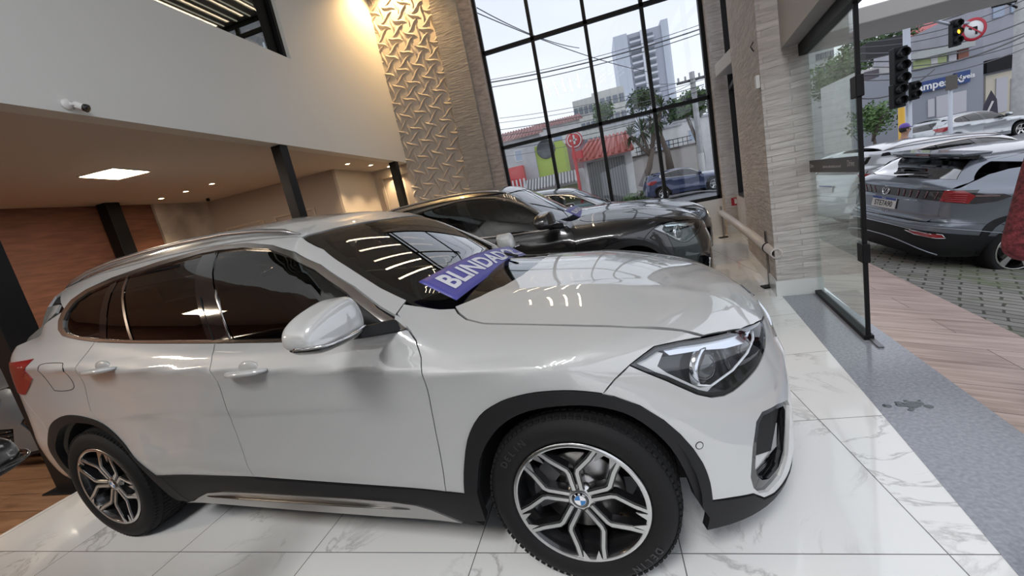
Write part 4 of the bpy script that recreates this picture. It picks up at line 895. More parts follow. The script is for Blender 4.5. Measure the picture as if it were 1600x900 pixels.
# corner intake details: dark blade, painted fin
def nz(pts, off): P, ok = S_HERO.lift('nose', pts); return [Vector(p) for p in P+S_HERO.nrm(P)*off]
for sg in (-1, 1):
    q = nz([(-.775*-sg, .465), (-.63*-sg, .505), (-.545*-sg, .465), (-.66*-sg, .345), (-.76*-sg, .37)], -.030); q2 = [p-Vector((.035, 0, .0)) for p in q]
    MB().add(q+q2, [(0, 1, 2, 3, 4), (9, 8, 7, 6, 5)]+[(i, i+5, (i+1) % 5+5, (i+1) % 5) for i in range(5)]).build('intake_blade', BLK, hero)
    q = nz([(-.775*-sg, .372), (-.66*-sg, .345), (-.575*-sg, .415), (-.60*-sg, .33), (-.77*-sg, .305)], -.034); q2 = [p-Vector((.03, 0, 0)) for p in q]
    MB().add(q+q2, [(0, 1, 2, 3, 4), (9, 8, 7, 6, 5)]+[(i, i+5, (i+1) % 5+5, (i+1) % 5) for i in range(5)]).build('intake_fin', PW, hero)
    g = MB()
    for k in range(5): g.tube(nz([(-(.775-.02*k)*-sg, .295-.012*k), (-(.66-.02*k)*-sg, .32-.022*k)], -.04-.004*k), .005, 6)
    g.build('intake_mesh', GLB, hero)
# bonnet badge
c = hsurf('top', [(.765, 0)])[0]; MB().lathe([(0, .004), (.038, .003), (.041, 0)], c, (.75, 0, .65), 28).build('bonnet_badge', GLB, hero)
# lettering on the lamp insert
c = hsurf('nose', [(-1.092, .832)], -.009)[0]
# wiper arms and cowl
for y0_, y1_, x0_, x1_ in ((-.50, .02, -.475, -.345), (-.02, .48, -.30, -.42)):
    A = hsurf('top', [(x0_ if y0_ < -.3 else -.32, y0_), (-.50 if y0_ < -.3 else -.46, (y0_+y1_)/2-.1), (-.56 if y0_ < -.3 else -.52, y1_)], .018)
    MB().tube([tuple(p) for p in A], [.011, .009, .006], 8, flat=.7).build('wiper_arm', BLK, hero)
    Bp = hsurf('top', [(A[2][0]+.075, y1_-.33), (A[2][0]+.01, y1_), (A[2][0]-.03, y1_+.22)], .013)
    MB().tube([tuple(p) for p in Bp], [.006, .009, .006], 8, flat=.6).build('wiper_blade', BLK, hero)
# banner leaning on the windscreen
BLUE = mat('banner_blue', (.072, .070, .30), .45); BWH = mat('banner_white', (.62, .63, .68), .45)
def banner(C4, carobj, body, label, bow=.02, wd=.2, colr=None):
    """curved sheet between four corners (car coordinates): lower left, lower right, upper right, upper left"""
    import bmesh
    n = 28; m_ = 7; A, B, C, D = [np.array(c, float) for c in C4]; nb = np.cross(B-A, D-A); nb /= np.linalg.norm(nb); nb *= np.sign(nb[2])
    def pts(st):
        st = np.asarray(st, float); s = st[:, :1]; t = st[:, 1:]; return (A*(1-s)+B*s)*(1-t)+(D*(1-s)+C*s)*t+nb*bow*np.sin(math.pi*np.clip(s, 0, 1))
    G = pts([(i/n, j/m_) for i in range(n+1) for j in range(m_+1)])
    Lx = np.linalg.norm(np.diff(G.reshape(n+1, m_+1, 3)[:, m_//2], axis=0), axis=1).sum()
    fs = [(i*(m_+1)+j, (i+1)*(m_+1)+j, (i+1)*(m_+1)+j+1, i*(m_+1)+j+1) for i in range(n) for j in range(m_)]
    o = mesh_obj('banner', G, fs, BLUE, None, True); s_ = o.modifiers.new('s', 'SOLIDIFY'); s_.thickness = .003; s_.offset = 0; o.matrix_world = carobj.matrix_world.copy(); tag(o, label, 'banner')
    def put(body, size, s0, t0, sx, m):
        t = text_mesh('banner_lettering', body, size, m, o, None, 0, 'LEFT', bold=size*.03, sx=sx); me = t.data
        bm = bmesh.new(); bm.from_mesh(me); bmesh.ops.triangulate(bm, faces=bm.faces)
        for _ in range(3): bmesh.ops.subdivide_edges(bm, edges=[e for e in bm.edges if e.calc_length() > .02], cuts=1)
        bmesh.ops.triangulate(bm, faces=bm.faces)
        st = np.array([(s0+v.co.x/Lx, t0+v.co.y/wd) for v in bm.verts]); P = pts(st); e1 = pts(st+[.01, 0])-pts(st-[.01, 0]); e2 = pts(st+[0, .05])-pts(st-[0, .05]); nn = np.cross(e1, e2); nn /= np.linalg.norm(nn, axis=1)[:, None]; nn[nn[:, 2] < 0] *= -1
        for v, p in zip(bm.verts, P+nn*.004): v.co = p
        bm.to_mesh(me); bm.free(); me.update(); return t
    for bd, size, s_0, t_0, sx in body: put(bd, size, s_0, t_0, sx, BWH)
    return o
bpy.context.view_layer.update()
BAN = banner([(-.43, -.605, 1.065), (-.335, .29, 1.085), (-.455, .30, 1.165), (-.590, -.595, 1.165)], hero, [('BLINDADO', .145, .07, .52, 1.0), ('Só', .06, .86, .68, .9), ('blindados', .034, .86, .34, .9)], 'long blue banner lettered in white, on the windscreen of the white SUV', .035, .185)
# ================================================================ FIXTURES OF THE SHOWROOM
RCi = RC.transposed()
def RAY(u, v): return RCi @ Vector((u-800, 450-v, -635.916))
def ATY(u, v, y): d = RAY(u, v); t = y/d.y; return Vector((d.x*t, y, H+d.z*t))
def ATX(u, v, x): d = RAY(u, v); t = x/d.x; return Vector((x, d.y*t, H+d.z*t))
def ATZ(u, v, z): d = RAY(u, v); t = (z-H)/d.z; return Vector((d.x*t, d.y*t, z))
# ceiling light lines (herringbone) in the main hall
LEDM = emis('led_diffuser', (1.0, .98, .94), 9.0); LEDW = emis('led_diffuser_warm', (1.0, .74, .36), 1.6); LEDD = emis('led_diffuser_dim', (1.0, .70, .42), .5); STEEL = mat('painted_steel', (.55, .55, .54), .4)
def linear(x, y, a, L, m, power, col, lab, grp):
    t = empty('linear_light', (x, y, TOP-.04), a, lab, 'light', grp)
    b = MB(); b.bx((-L/2-.01, -.035, -.02), (L/2+.01, .035, .04)); b.build('light_body', STEEL, t)
    b = MB(); b.bx((-L/2, -.028, -.026), (L/2, .028, -.018)); b.build('diffuser', m, t)
    if power: o = area('linear_lamp', (0, 0, -.035), L, power, col, (0, 0, 0), .05); o.parent = t
for i, x in enumerate((-1.68, -1.28, -.86, -.52, -.12)):
    linear(x, -3.9-.25*(i % 2), math.pi/2, 2.7, LEDM, 98, (.99, .99, 1.0), 'slender white linear light on the high ceiling at the back of the hall', 'linear lights at the back of the hall')
    linear(x, 7.75, math.pi/2, 2.5, LEDW if i > 2 else LEDD, 8 if i > 2 else 4, (1.0, .80, .55), 'warm linear light on the high ceiling before the window wall', 'warm linear lights before the window wall')
# 3D wall panels: curled leaf relief
def relief_panel(name, x0, x1, z0, z1, y, lab):
    dx = .0105; nx = int((x1-x0)/dx); nz = int((z1-z0)/dx); X = np.linspace(x0, x1, nx); Z = np.linspace(z0, z1, nz); XX, ZZ = np.meshgrid(X, Z); Hh = np.zeros_like(XX)
    a = .355; L2 = .172; Wd = .032
    for i in range(-2, int((x1-x0)/a)+3):
        for j in range(-2, int((z1-z0)/(a*.866))+3):
            cx = x0+i*a+(j % 2)*a/2; cz = z0+j*a*.866
            for kk in range(3):
                an = math.radians(60*kk+30); px = cx+a*.5*math.cos(an-math.radians(30)); pz = cz+a*.5*math.sin(an-math.radians(30)); th = an-math.radians(30)+math.radians(24 if (i+j) % 2 else 33)
                m = (np.abs(XX-px) < L2*1.2) & (np.abs(ZZ-pz) < L2*1.2)
                if not m.any(): continue
                u = ((XX[m]-px)*math.cos(th)+(ZZ[m]-pz)*math.sin(th))/L2; v = -(XX[m]-px)*math.sin(th)+(ZZ[m]-pz)*math.cos(th)
                v = v-.022*np.sin(u*2.6); wv = Wd*np.clip(1-u**2, 0, 1)**.8; q = v/np.maximum(wv, 1e-4)
                hgt = np.where((np.abs(u) < 1) & (np.abs(q) < 1), np.where(q > 0, 1-q, 1+q*.999)*np.clip(1-u*u, 0, 1)**.5*(.7+.3*u), 0); hgt = np.where(q > .0, hgt, hgt**.6)
                Hh[m] = np.maximum(Hh[m], hgt)
    P = np.stack([XX, y-.045*Hh, ZZ], -1).reshape(-1, 3); idx = np.arange(nx*nz).reshape(nz, nx)
    F = np.stack([idx[:-1, :-1], idx[:-1, 1:], idx[1:, 1:], idx[1:, :-1]], -1).reshape(-1, 4)
    me = bpy.data.meshes.new(name); me.vertices.add(len(P)); me.vertices.foreach_set('co', P.ravel()); me.loops.add(F.size); me.loops.foreach_set('vertex_index', F.ravel()); me.polygons.add(len(F)); me.polygons.foreach_set('loop_start', np.arange(len(F))*4); me.update(calc_edges=True)
    me.polygons.foreach_set('use_smooth', [False]*len(F)); me.materials.append(mat('plaster_relief', (.47, .43, .39), .55))
    o = bpy.data.objects.new(name, me); COL.objects.link(o); bm = MB(); return o
structure(relief_panel('wall_back', -4.12, -2.70, 0, 6.9, 9.02, ''))
# warm downlights
DLE = emis('warm_lamp', (1.0, .74, .42), 60)
def downlight(p, label, power=18, rot=(0, 0, 0), col=(1, .72, .42), grp=None, ang=95):
    t = empty('downlight', p, 0, label, 'light', grp)
    b = MB(); b.lathe([(.045, 0), (.060, 0), (.062, -.006), (.045, -.008), (.040, .03)], n=20); b.build('trim_ring', mat('ring_white', (.7, .68, .65), .4), t)
    b = MB(); b.lathe([(0, -.001), (.044, -.001)], n=20); b.build('bulb', DLE, t)
    o = spot('downlight_lamp', (0, 0, -.02), power, col, ang, rot, .04); o.parent = t; return t
for (u, v), nm in (((252, 310), 'leftmost of three, by the marble wall panel'), ((290, 299), 'middle of three, by the marble wall panel'), ((331, 287), 'rightmost of three, by the marble wall panel')):
    p = ATZ(u, v, ZM-.001); downlight(p, 'small warm ceiling downlight, '+nm, 50)
for (u, v), nm in (((543, 256), 'nearest of three, before the warm lit wall'), ((579, 258), 'middle of three, before the warm lit wall'), ((608, 260), 'farthest of three, before the warm lit wall')):
    p = ATZ(u, v, ZM-.001); p.y = min(p.y, 9.0); downlight(p, 'small warm ceiling downlight, '+nm, 70)
downlight(Vector((-3.55, 8.60, TOP-.3)), 'warm downlight high above the relief wall', 420, col=(1, .62, .26), ang=120)
# square ceiling panel
t = empty('panel_light', ATZ(180, 271, ZM-.002), math.radians(8), 'large square warm ceiling panel glowing under the mezzanine', 'light')
b = MB(); b.bx((-.26, -.26, -.012), (.26, .26, .02)); b.build('panel_frame', mat('ring_white', (.7, .68, .65), .4), t)
b = MB(); b.bx((-.24, -.24, -.016), (.24, .24, -.010)); b.build('diffuser', emis('panel_warm', (1.0, .78, .50), 26), t)
o = area('panel_lamp', (0, 0, -.03), .46, 66, (1, .83, .66), (0, 0, 0)); o.parent = t
# unseen warm panel added under the mezzanine to brighten the left side
t = copy_tree(t, loc=(-6.3, -.6, ZM-.002)); t['label'] = 'square warm ceiling panel under the mezzanine, outside the view on the left'
# black steel columns on the mezzanine edge
def column(x, y, lab, s=.15, z1=None):
    b = MB(); b.box((0, 0, (z1 or ZM)/2), (s, s, z1 or ZM)); b.box((0, 0, .006), (s+.12, s+.12, .012)); o = b.build('steel_column', MUL, None, .004); o.location = (x, y, 0); tag(o, lab, 'column'); return o
column(-4.20, 5.22, 'black square steel column behind the roof of the white SUV'); column(-4.20, 8.56, 'black square steel column beside the pale leaf relief wall')
column(-4.26, 2.02, 'black steel column at the left edge, behind the tail of the white SUV', .19)
p = ATX(160, 340, -8.30); column(-8.22, p.y+.1, 'dark column standing before the brown wall', .22, ZM)
# wall mouldings and doorway
MLD = mat('moulding', (.50, .43, .36), .5)
for cx_, w_, h_, lb in ((-6.25, .98, .62, 'rectangular wall moulding on the taupe wall, near the black column'), (-7.55, .98, .62, 'rectangular wall moulding on the taupe wall, farther left')):
    b = MB()
    for s_ in (-1, 1): b.box((s_*w_/2, 0, 0), (.045, .03, h_+.04)); b.box((0, 0, s_*h_/2), (w_, .03, .045))
    o = b.build('wall_moulding', MLD, None, .006); o.location = (cx_, 7.635, 1.92); tag(o, lb, 'moulding')
b = MB(); b.box((-4.86, 9.10, 1.35), (.07, .08, 2.7)); b.box((-4.14, 9.10, 1.35), (.07, .08, 2.7)); b.box((-4.50, 9.10, 2.70), (.79, .08, .07)); structure(b.build('door_1', MLD, None, .006))
b = MB(); b.bx((-4.82, 9.11, 0), (-4.18, 9.15, 2.67)); structure(b.build('door_1', mat('door_cream', (.60, .52, .44), .4)))
# mezzanine room behind the opening: slatted ceiling with light joints, rear window, frame
b = MB(); b.bx((-9, -5.5, 5.96), (-4.28, 8.2, 6.06)); structure(b.build('ceiling', mat('slat_ceiling', (.085, .078, .06), .5)))
for i in range(9):
    b = MB(); b.bx((-4.62-.318*i-.011, -1.0, 5.945), (-4.62-.318*i+.011, 7.6, 5.962)); o = b.build('ceiling_light_line', emis('line_warm', (1, .9, .75), .55)); tag(o, 'slim light line set in the dark mezzanine ceiling', 'light', 'light lines in the mezzanine ceiling')
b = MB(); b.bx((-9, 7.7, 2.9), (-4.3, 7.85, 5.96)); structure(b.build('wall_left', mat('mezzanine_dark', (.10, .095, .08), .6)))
window('window_4', 0, [-5.9, -5.3, -4.7], [3.2, 4.4, 5.55], 3.2, 5.55, lambda t_, d, z: Vector((t_, 7.62+d, z)))
b = MB(); b.bx((-5.9, 7.69, 3.2), (-4.7, 7.695, 5.5)); structure(b.build('window_4', emis('daylight_pane', (.75, .85, 1), .9)))  # emissive sheet stands in for daylight behind the rear window
b = MB(); b.bx((-4.30, 5.84, 4.2), (-4.16, 5.90, 6.6)); b.bx((-4.24, 5.60, 4.2), (-4.22, 5.84, 6.6)); structure(b.build('window_5', MUL))
b = MB(); b.bx((-4.24, -1.45, 4.21), (-4.22, 5.84, 6.58)); structure(b.build('window_5', glass('mezzanine_glass', (.62, .64, .62), .05)))
b = MB(); b.bx((-4.17, -1.4, 4.200), (-4.125, 5.25, 4.214)); tag(b.build('sill_light_strip', emis('sill_led', (1, .85, .55), 7)), 'bright light strip along the lower edge of the mezzanine opening', 'light')
# security camera
t = empty('security_camera', (-4.1, 2.80, 2.93), 0, 'small white security camera with black lens on the mezzanine wall', 'camera')
b = MB(); b.lathe([(0, .0), (.045, 0), (.042, .02), (.02, .035), (.0, .035)], (0, 0, .02), (1, 0, 0), 20); b.build('mount', mat('camera_white', (.7, .7, .69), .35), t)
b = MB(); b.tube([(.03, .0, .02), (.05, .03, .01)], .012, 8); b.build('arm', mat('camera_white', (.7, .7, .69), .35), t)
b = MB(); b.lathe([(0, -.05), (.026, -.05), (.03, -.04), (.03, .045)], (.065, .055, 0), (.75, .35, -.45), 20); b.build('body', mat('camera_white', (.7, .7, .69), .35), t)
b = MB(); b.lathe([(.031, .02), (.033, .045), (.026, .05), (.0, .046)], (.065, .055, 0), (.75, .35, -.45), 20); b.build('lens_hood', GLB, t)
b = MB(); b.ball((0, 0, 0), .035); o = b.build('sensor', MUL); o.location = ATZ(325, 312, ZM-.03); tag(o, 'small dark dome sensor under the mezzanine ceiling, near the taupe wall', 'sensor')
# glass door leaf, half open
DA = Vector((1.903, 4.387, 0)); DB = Vector((1.661, 3.156, 0)); dd_ = (DB-DA); DL = dd_.length; du = dd_.normalized(); dn = Vector((du.y, -du.x, 0))
def DP(s, d, z): return DA+du*s+dn*d+Vector((0, 0, z))
def dbox(mb, s0, s1, d0, d1, z0, z1): return mb.hexa([DP(s0, d0, z0), DP(s1, d0, z0), DP(s1, d1, z0), DP(s0, d1, z0), DP(s0, d0, z1), DP(s1, d0, z1), DP(s1, d1, z1), DP(s0, d1, z1)])
dr = empty('glass_panel', (0, 0, 0), 0, 'frameless fixed glass panel with black edge beside the stone pier', 'glass door')
dbox(MB(), 0.005, DL, -.005, .005, .03, 2.18).build('pane', glass('door_glass', (.90, .955, .93), .05), dr)
dbox(MB(), 0, DL+.02, -.028, .028, 0, .035).build('floor_rail', MUL, dr, .003)
dbox(MB(), 0, DL+2.4, -.035, .035, 2.17, 2.265).build('top_rail', MUL, dr, .003)
dbox(MB(), DL-.012, DL+.012, -.012, .012, .03, 2.17).build('edge_profile', MUL, dr, .002)
for z in (.62, 1.69): dbox(MB(), DL-.075, DL+.03, -.022, .022, z-.065, z+.065).build('hinge_clamp', MUL, dr, .006)
dbox(MB(), DL-.01, DL+.17, -.03, .0, .001, .012).build('floor_plate', mat('plate_steel', (.22, .22, .23), .4, .8), dr)
bnd = dbox(MB(), .02, DL-.035, .0055, .0075, 1.16, 1.265).build('film_band', mat('film_black', (.035, .03, .03), .4), dr)
FW = mat('film_text', (.45, .44, .43), .5)
def door_text(body, s, z, size, shear=0):
    # readable from inside: x axis runs along the door towards the camera's right
    M = Matrix((( du.x, 0, dn.x, 0), (du.y, 0, dn.y, 0), (0, 1, 0, 0), (0, 0, 0, 1))).to_4x4(); p = DP(s, .0080, z); M.translation = p
    text_mesh('band_lettering', body, size, FW, bnd, M, .0004, font_shear=shear)
door_text('Drive', DL-.17, 1.22, .062); door_text('Seminovos selecionados para você', DL*.52, 1.205, .032, .3); door_text('Drive', .10, 1.215, .05)
# hand rail
hr = empty('hand_rail', (1.585, 4.42, 0), 0, 'white tubular low rail with black collar beside the stone pier', 'rail')
RA = Vector((0, 0, .44)); RB = Vector((.685, 4.53, .50)); rd = (RB-RA).normalized(); IV = mat('ivory_tube', (.58, .53, .50), .35)
b = MB(); b.lathe([(.041, 0), (.052, 0), (.052, (RB-RA).length), (0, (RB-RA).length)], RA, rd, 28); b.lathe([(.041, 0), (.041, .4), (0, .4)], RA, rd, 28); b.build('tube', IV, hr)
b = MB(); b.lathe([(.054, .33), (.060, .332), (.060, .362), (.054, .364)], RA, rd, 28); b.build('collar', MUL, hr)
for s_ in (.40, 4.4):
    p = RA+rd*s_; b = MB(); b.box((p.x-.0, p.y, .31), (.03, .05, .62)); o = b.build('post', mat('post_steel', (.33, .31, .30), .35, .8), hr, .003)
    b = MB(); b.box((p.x-.01, p.y, .008), (.15, .12, .014)); b.build('base_plate', MUL, hr, .002)
# fire hydrant sign
t = empty('fire_sign', (2.583, 9.015, .640), 0, 'small square red sign with white extinguisher symbol on the corner pillar', 'sign')
b = MB(); b.box((0, 0, 0), (.155, .006, .155)); b.build('plate', mat('sign_red', (.42, .012, .03), .4), t, .001)
b = MB(); b.box((0, -.004, -.005), (.042, .003, .085)); b.box((0, -.004, .045), (.02, .003, .02)); b.box((-.018, -.004, .052), (.03, .003, .008)); b.build('symbol', mat('sign_white', (.75, .75, .75), .4), t)
# sensor box and cable stubs on the pier
o = fbox(MB(), .02, .09, -.035, .0, 2.00, 2.115).build('intercom', mat('camera_white', (.7, .7, .69), .35), None, .006); tag(o, 'small white box fixed high on the corner of the stone pier', 'box')
o = MB().tube([FA(.20, -.002, 2.44), FA(.18, -.03, 2.40), FA(.10, -.02, 2.34)], .005, 6).build('loose_cable', MUL); tag(o, 'short black loose cable sticking out of the stone pier', 'cable')
# damp spots on the granite threshold
t = empty('water_stain', tuple(ATZ(1420, 632, .0015)), 0, 'small splash of water drops on the grey granite threshold', 'water'); b = MB(); rg_ = random.Random(3)
for i in range(26):
    u_, v_ = (1386, 634) if i == 0 else ((1451, 635) if i == 1 else (1420+rg_.gauss(0, 9), 632+rg_.gauss(0, 2.6))); q = ATZ(u_, v_, .0015)-Vector(t.location); r_ = .020 if i < 2 else rg_.uniform(.006, .020)
    b.lathe([(0, .0012), (r_*.8, .0009), (r_, 0)], (q.x, q.y, 0), (0, 0, 1), 12)
b.build('drops', mat('wet_granite', (.06, .075, .085), .05), t)
# ================================================================ OTHER CARS INDOORS
PD = paint('paint_graphite', (.008, .008, .0095), .0, .3); PB = paint('paint_black', (.004, .004, .005), 0, .3); PG = paint('paint_grey_blue', (.16, .19, .22), .55, .32)
SB_C = dict(HERO); SB_C['topedge'] = (HERO['topedge'][0], tuple(z+.045*min(max((x+.6)/.4, 0), 1) for x, z in zip(*HERO['topedge']))); SB_C['fprof'] = (tuple(z+(.04 if z > .5 else 0) for z in HERO['fprof'][0]), HERO['fprof'][1])
S_B = CarShape(SB_C)
def warpB(dom, p):
    p = np.array(p, float)
    if dom == 'side': p[:, 1] += .045*np.clip((p[:, 0]+.6)/.4, 0, 1)*np.clip((p[:, 1]-.5)/.3, 0, 1)
    elif dom in ('nose', 'front'): p[:, 1] += .042*np.clip((p[:, 1]-.5)/.2, 0, 1)
    return p
suv = build_car('car', S_B, PD, 'dark graphite SUV with roof rails parked right behind the white SUV', 'car', (.24, 5.02, 0), -.05, warp=warpB, wheel=('multi', .345, .24), glassm=SIDEG)
suv.scale = (1.03, 1.03, 1.07)
blk = build_car('car', S_HERO, PB, 'glossy black car parked between the graphite SUV and the window wall', 'car', (.80, 7.45, 0), -.04, wheel=('five', .335, .235), rails=False, glassm=glass('clear_side_glass', (.55, .58, .57), .05))
bpy.context.view_layer.update()
blk.scale = (1.07, 1.0, 1.0)
bpy.context.view_layer.update()
b2 = banner([(-.43, -.55, 1.075), (-.37, -.05, 1.10), (-.50, -.04, 1.18), (-.58, -.53, 1.17)], suv, [('BLINDADO', .078, .07, .50, 1.0)], 'small blue banner on the windscreen of the graphite SUV', .02, .17)
gr = build_car('car', S_HERO, PG, 'grey blue car on the wooden floor behind the left black column', 'car', (-5.50, 2.95, 0), -math.pi/2, wheel=('multi', .335, .235), rails=False)
bc = build_car('car', S_HERO, PB, 'black car in the lower left corner, only its wing and door mirror showing', 'car', (-.99, -.455, 0), -.02, wheel=('five', .335, .235), rails=False)
bc.scale = (1, 1, .92)
# ================================================================ OUTDOORS: GROUND
def nrm_s(x, y): dx, dy = x-FO.x, y-FO.y; return dx*NX+dy*NY, dx*TX+dy*TY     # (n, s)
def gz(x, y):
    n, s = nrm_s(x, y); xs = [-99, .43, 3.0, 6, 12, 99]; zs = [0, 0, -.51, -.88, 0, 0]
    return float(np.interp(n, xs, zs))+max(0, y-9)*.022
def ground(name, m, test, x0, x1, y0, y1, st, dz=0, kind='structure'):
    vs = {}; V = []; F = []; nx, ny = int((x1-x0)/st), int((y1-y0)/st)
    for i in range(nx):
        for j in range(ny):
            q = [(x0+(i+a)*st, y0+(j+b)*st) for a, b in ((0, 0), (1, 0), (1, 1), (0, 1))]
            if not test(sum(p[0] for p in q)/4, sum(p[1] for p in q)/4): continue
            f = []
            for p in q:
                k = (round(p[0], 4), round(p[1], 4))
                if k not in vs: vs[k] = len(V); V.append((p[0], p[1], gz(*p)+dz))
                f.append(vs[k])
            F.append(tuple(f))
    o = mesh_obj(name, V, F, m, None, True); o['kind'] = kind; return o
def fgrid(name, m, n0, n1, s0, s1, st, dz=0):     # strip along the facade
    nn = max(1, int((n1-n0)/st)); ns_ = int((s1-s0)/st); V = []; F = []
    for i in range(nn+1):
        for j in range(ns_+1):
            p = FA(s0+(s1-s0)*j/ns_, n0+(n1-n0)*i/nn); V.append((p.x, p.y, gz(p.x, p.y)+dz))
    for i in range(nn):
        for j in range(ns_): a = i*(ns_+1)+j; F.append((a, a+1, a+ns_+2, a+ns_+1))
    o = mesh_obj(name, V, F, m, None, True); o['kind'] = 'structure'; return o
def paver_mat():
    m, nt, b = newmat('mossy_pavers'); L = nt.links.new
    g = N_(nt, 'ShaderNodeNewGeometry'); mp = N_(nt, 'ShaderNodeMapping'); mp.inputs['Rotation'].default_value = (0, 0, math.radians(35)); L(g.outputs['Position'], mp.inputs[0])
    nz = N_(nt, 'ShaderNodeTexNoise'); nz.inputs['Scale'].default_value = 6; L(mp.outputs[0], nz.inputs['Vector']); va = N_(nt, 'ShaderNodeVectorMath', operation='MULTIPLY_ADD'); L(nz.outputs['Color'], va.inputs[0]); va.inputs[1].default_value = (.05, .05, 0); L(mp.outputs[0], va.inputs[2])
    br = N_(nt, 'ShaderNodeTexBrick'); br.inputs['Scale'].default_value = 1; br.inputs['Brick Width'].default_value = .25; br.inputs['Row Height'].default_value = .125; br.inputs['Mortar Size'].default_value = .010
    br.inputs['Color1'].default_value = (.20, .19, .175, 1); br.inputs['Color2'].default_value = (.30, .285, .26, 1); br.inputs['Mortar'].default_value = (.05, .055, .035, 1); L(va.outputs[0], br.inputs['Vector'])
    n2 = N_(nt, 'ShaderNodeTexNoise'); n2.inputs['Scale'].default_value = 1.7; n2.inputs['Detail'].default_value = 6; L(g.outputs['Position'], n2.inputs['Vector'])
    r = N_(nt, 'ShaderNodeValToRGB'); r.color_ramp.elements[0].position = .52; r.color_ramp.elements[1].position = .66; r.color_ramp.elements[1].color = (.55, .55, .55, 1); L(n2.outputs['Fac'], r.inputs[0])
    mx = N_(nt, 'ShaderNodeMix', data_type='RGBA'); L(r.outputs[0], mx.inputs['Factor']); L(br.outputs['Color'], mx.inputs['A']); mx.inputs['B'].default_value = (.10, .135, .04, 1); L(mx.outputs['Result'], b.inputs['Base Color']); b.inputs['Roughness'].default_value = .85
    bp = N_(nt, 'ShaderNodeBump'); bp.inputs['Distance'].default_value = .02; L(br.outputs['Fac'], bp.inputs['Height']); bp.invert = True; L(bp.outputs[0], b.inputs['Normal']); return m
PAV = paver_mat(); ASPH = mat('asphalt', (.20, .20, .21), .85, noise=(3, .2)); SIDE = mat('sidewalk_concrete', (.36, .345, .33), .85, noise=(2, .25)); GRASS = mat('grass_verge', (.09, .15, .035), .9, noise=(6, .5))
fgrid('trim_2', DECK, .425, 1.25, -16, 3.6, .4, .001)
fgrid('trim_3', PAV, 1.25, 8.0, -16, 12, .5, 0)
ground('trim_4', SIDE, lambda x, y: 9.4 < y < 12 and nrm_s(x, y)[0] < 1.3, -20, 12, 9.4, 12, .65, 0)
ground('trim_5', ASPH, lambda x, y: (y > 12 or nrm_s(x, y)[0] > 7.9) and not (nrm_s(x, y)[0] < 8.0 and nrm_s(x, y)[1] < 11.9 and nrm_s(x, y)[0] > 1.0), -60, 90, -30, 90, 2.5, -.03)
# ---------------------------------------------------------------- houses seen through the window wall
def box_at(name, u0, v0, u1, v1, Y, dep, m, lab, cat='building', zb=-1, root=None, struct_=False):
    """box whose front lies at y=Y, spanning the two given picture columns; its top passes through the second point"""
    a = ATY(u0, v0, Y); b_ = ATY(u1, v1, Y); z1 = max(a.z, b_.z); x0, x1 = sorted((a.x, b_.x)); t = empty(name, ((x0+x1)/2, Y+dep/2, zb), 0, lab, cat)
    w_, h_ = x1-x0, z1-zb; MB().bx((-w_/2, -dep/2, 0), (w_/2, dep/2, h_)).build('wall', m, t)
    t['w'] = w_; t['h'] = h_; t['d'] = dep; return t
def win(t, cx, cz, w_, h_, m=None, fm=None, nm='window', pr=.04):
    """window on the front of a building; cx, cz as fractions / metres from base"""
    d = t['d']; fm = fm or mat('frame_white', (.6, .6, .6), .5); f = MB()
    for s_ in (-1, 1): f.box((cx+s_*w_/2, -d/2-pr/2, cz), (.07, pr+.04, h_+.07)); f.box((cx, -d/2-pr/2, cz+s_*h_/2), (w_, pr+.04, .07))
    o = f.build(nm, fm, t); MB().box((cx, -d/2-.01, cz), (w_, .04, h_)).build('pane', m or mat('dark_pane', (.05, .06, .07), .1), o); return o
def zrel(t, v, u, Y): return ATY(u, v, Y).z-t.location.z
def xrel(t, u, v, Y): return ATY(u, v, Y).x-t.location.x
def clean(t):
    for k in ('w', 'h', 'd'):
        if k in t: del t[k]
W1 = mat('house_white', (.62, .61, .60), .8, noise=(1.5, .08)); W2 = mat('house_grey', (.42, .42, .44), .8, noise=(1.5, .1)); W3 = mat('house_beige', (.50, .455, .42), .85, noise=(1.2, .1)); LIME = mat('lime_paint', (.36, .48, .08), .7); MAUV = mat('mauve_paint', (.26, .15, .18), .7); TILER = mat('red_roof_tile', (.40, .105, .085), .7)
REDP = mat('red_paint', (.50, .03, .035), .5); GATE = mat('gate_grey', (.12, .125, .125), .5, .3); CONC = mat('concrete_pole', (.36, .36, .36), .8, noise=(4, .15)); DGRN = mat('foliage_dark', (.045, .085, .03), .8, noise=(3, .5)); MGRN = mat('foliage_mid', (.09, .16, .05), .8, noise=(3, .5)); BARK = mat('bark', (.14, .11, .09), .9)
def tile_roof(name, pts, m, par, rows=9):   # pitched roof patch with tile ridges: 4 corners (eave L, eave R, ridge R, ridge L)
    A, B_, C_, D_ = [Vector(p) for p in pts]; b = MB(); up_ = Vector((0, 0, .06)); b.hexa([A-up_, B_-up_, C_-up_, D_-up_, A, B_, C_, D_]); n = int((B_-A).length/.35)
    for i in range(n+1):
        f = i/n; b.tube([A.lerp(B_, f)+Vector((0, 0, .03)), D_.lerp(C_, f)+Vector((0, 0, .03))], .09, 6)
    return b.build(name, m, par)
# beige garden wall with railing on top
t = box_at('garden_wall', 995, 292, 1093, 224, 26.5, .3, W3, 'long beige garden wall behind the blue hatchback', 'wall'); b = MB(); x0 = -t['w']/2; h = t['h']
b.bx((x0, -.22, h), (t['w']/2, .22, h+.10)); b.build('wall_cap', mat('cap_dark', (.12, .09, .08), .7), t)
b = MB()
for i in range(12): b.box((x0+.3+i*.26, 0, h+.32), (.03, .03, .5))
b.box((x0+1.8, 0, h+.55), (3.2, .03, .04)); b.box((x0+1.8, 0, h+.30), (3.2, .03, .04)); b.build('railing', MUL, t); clean(t)
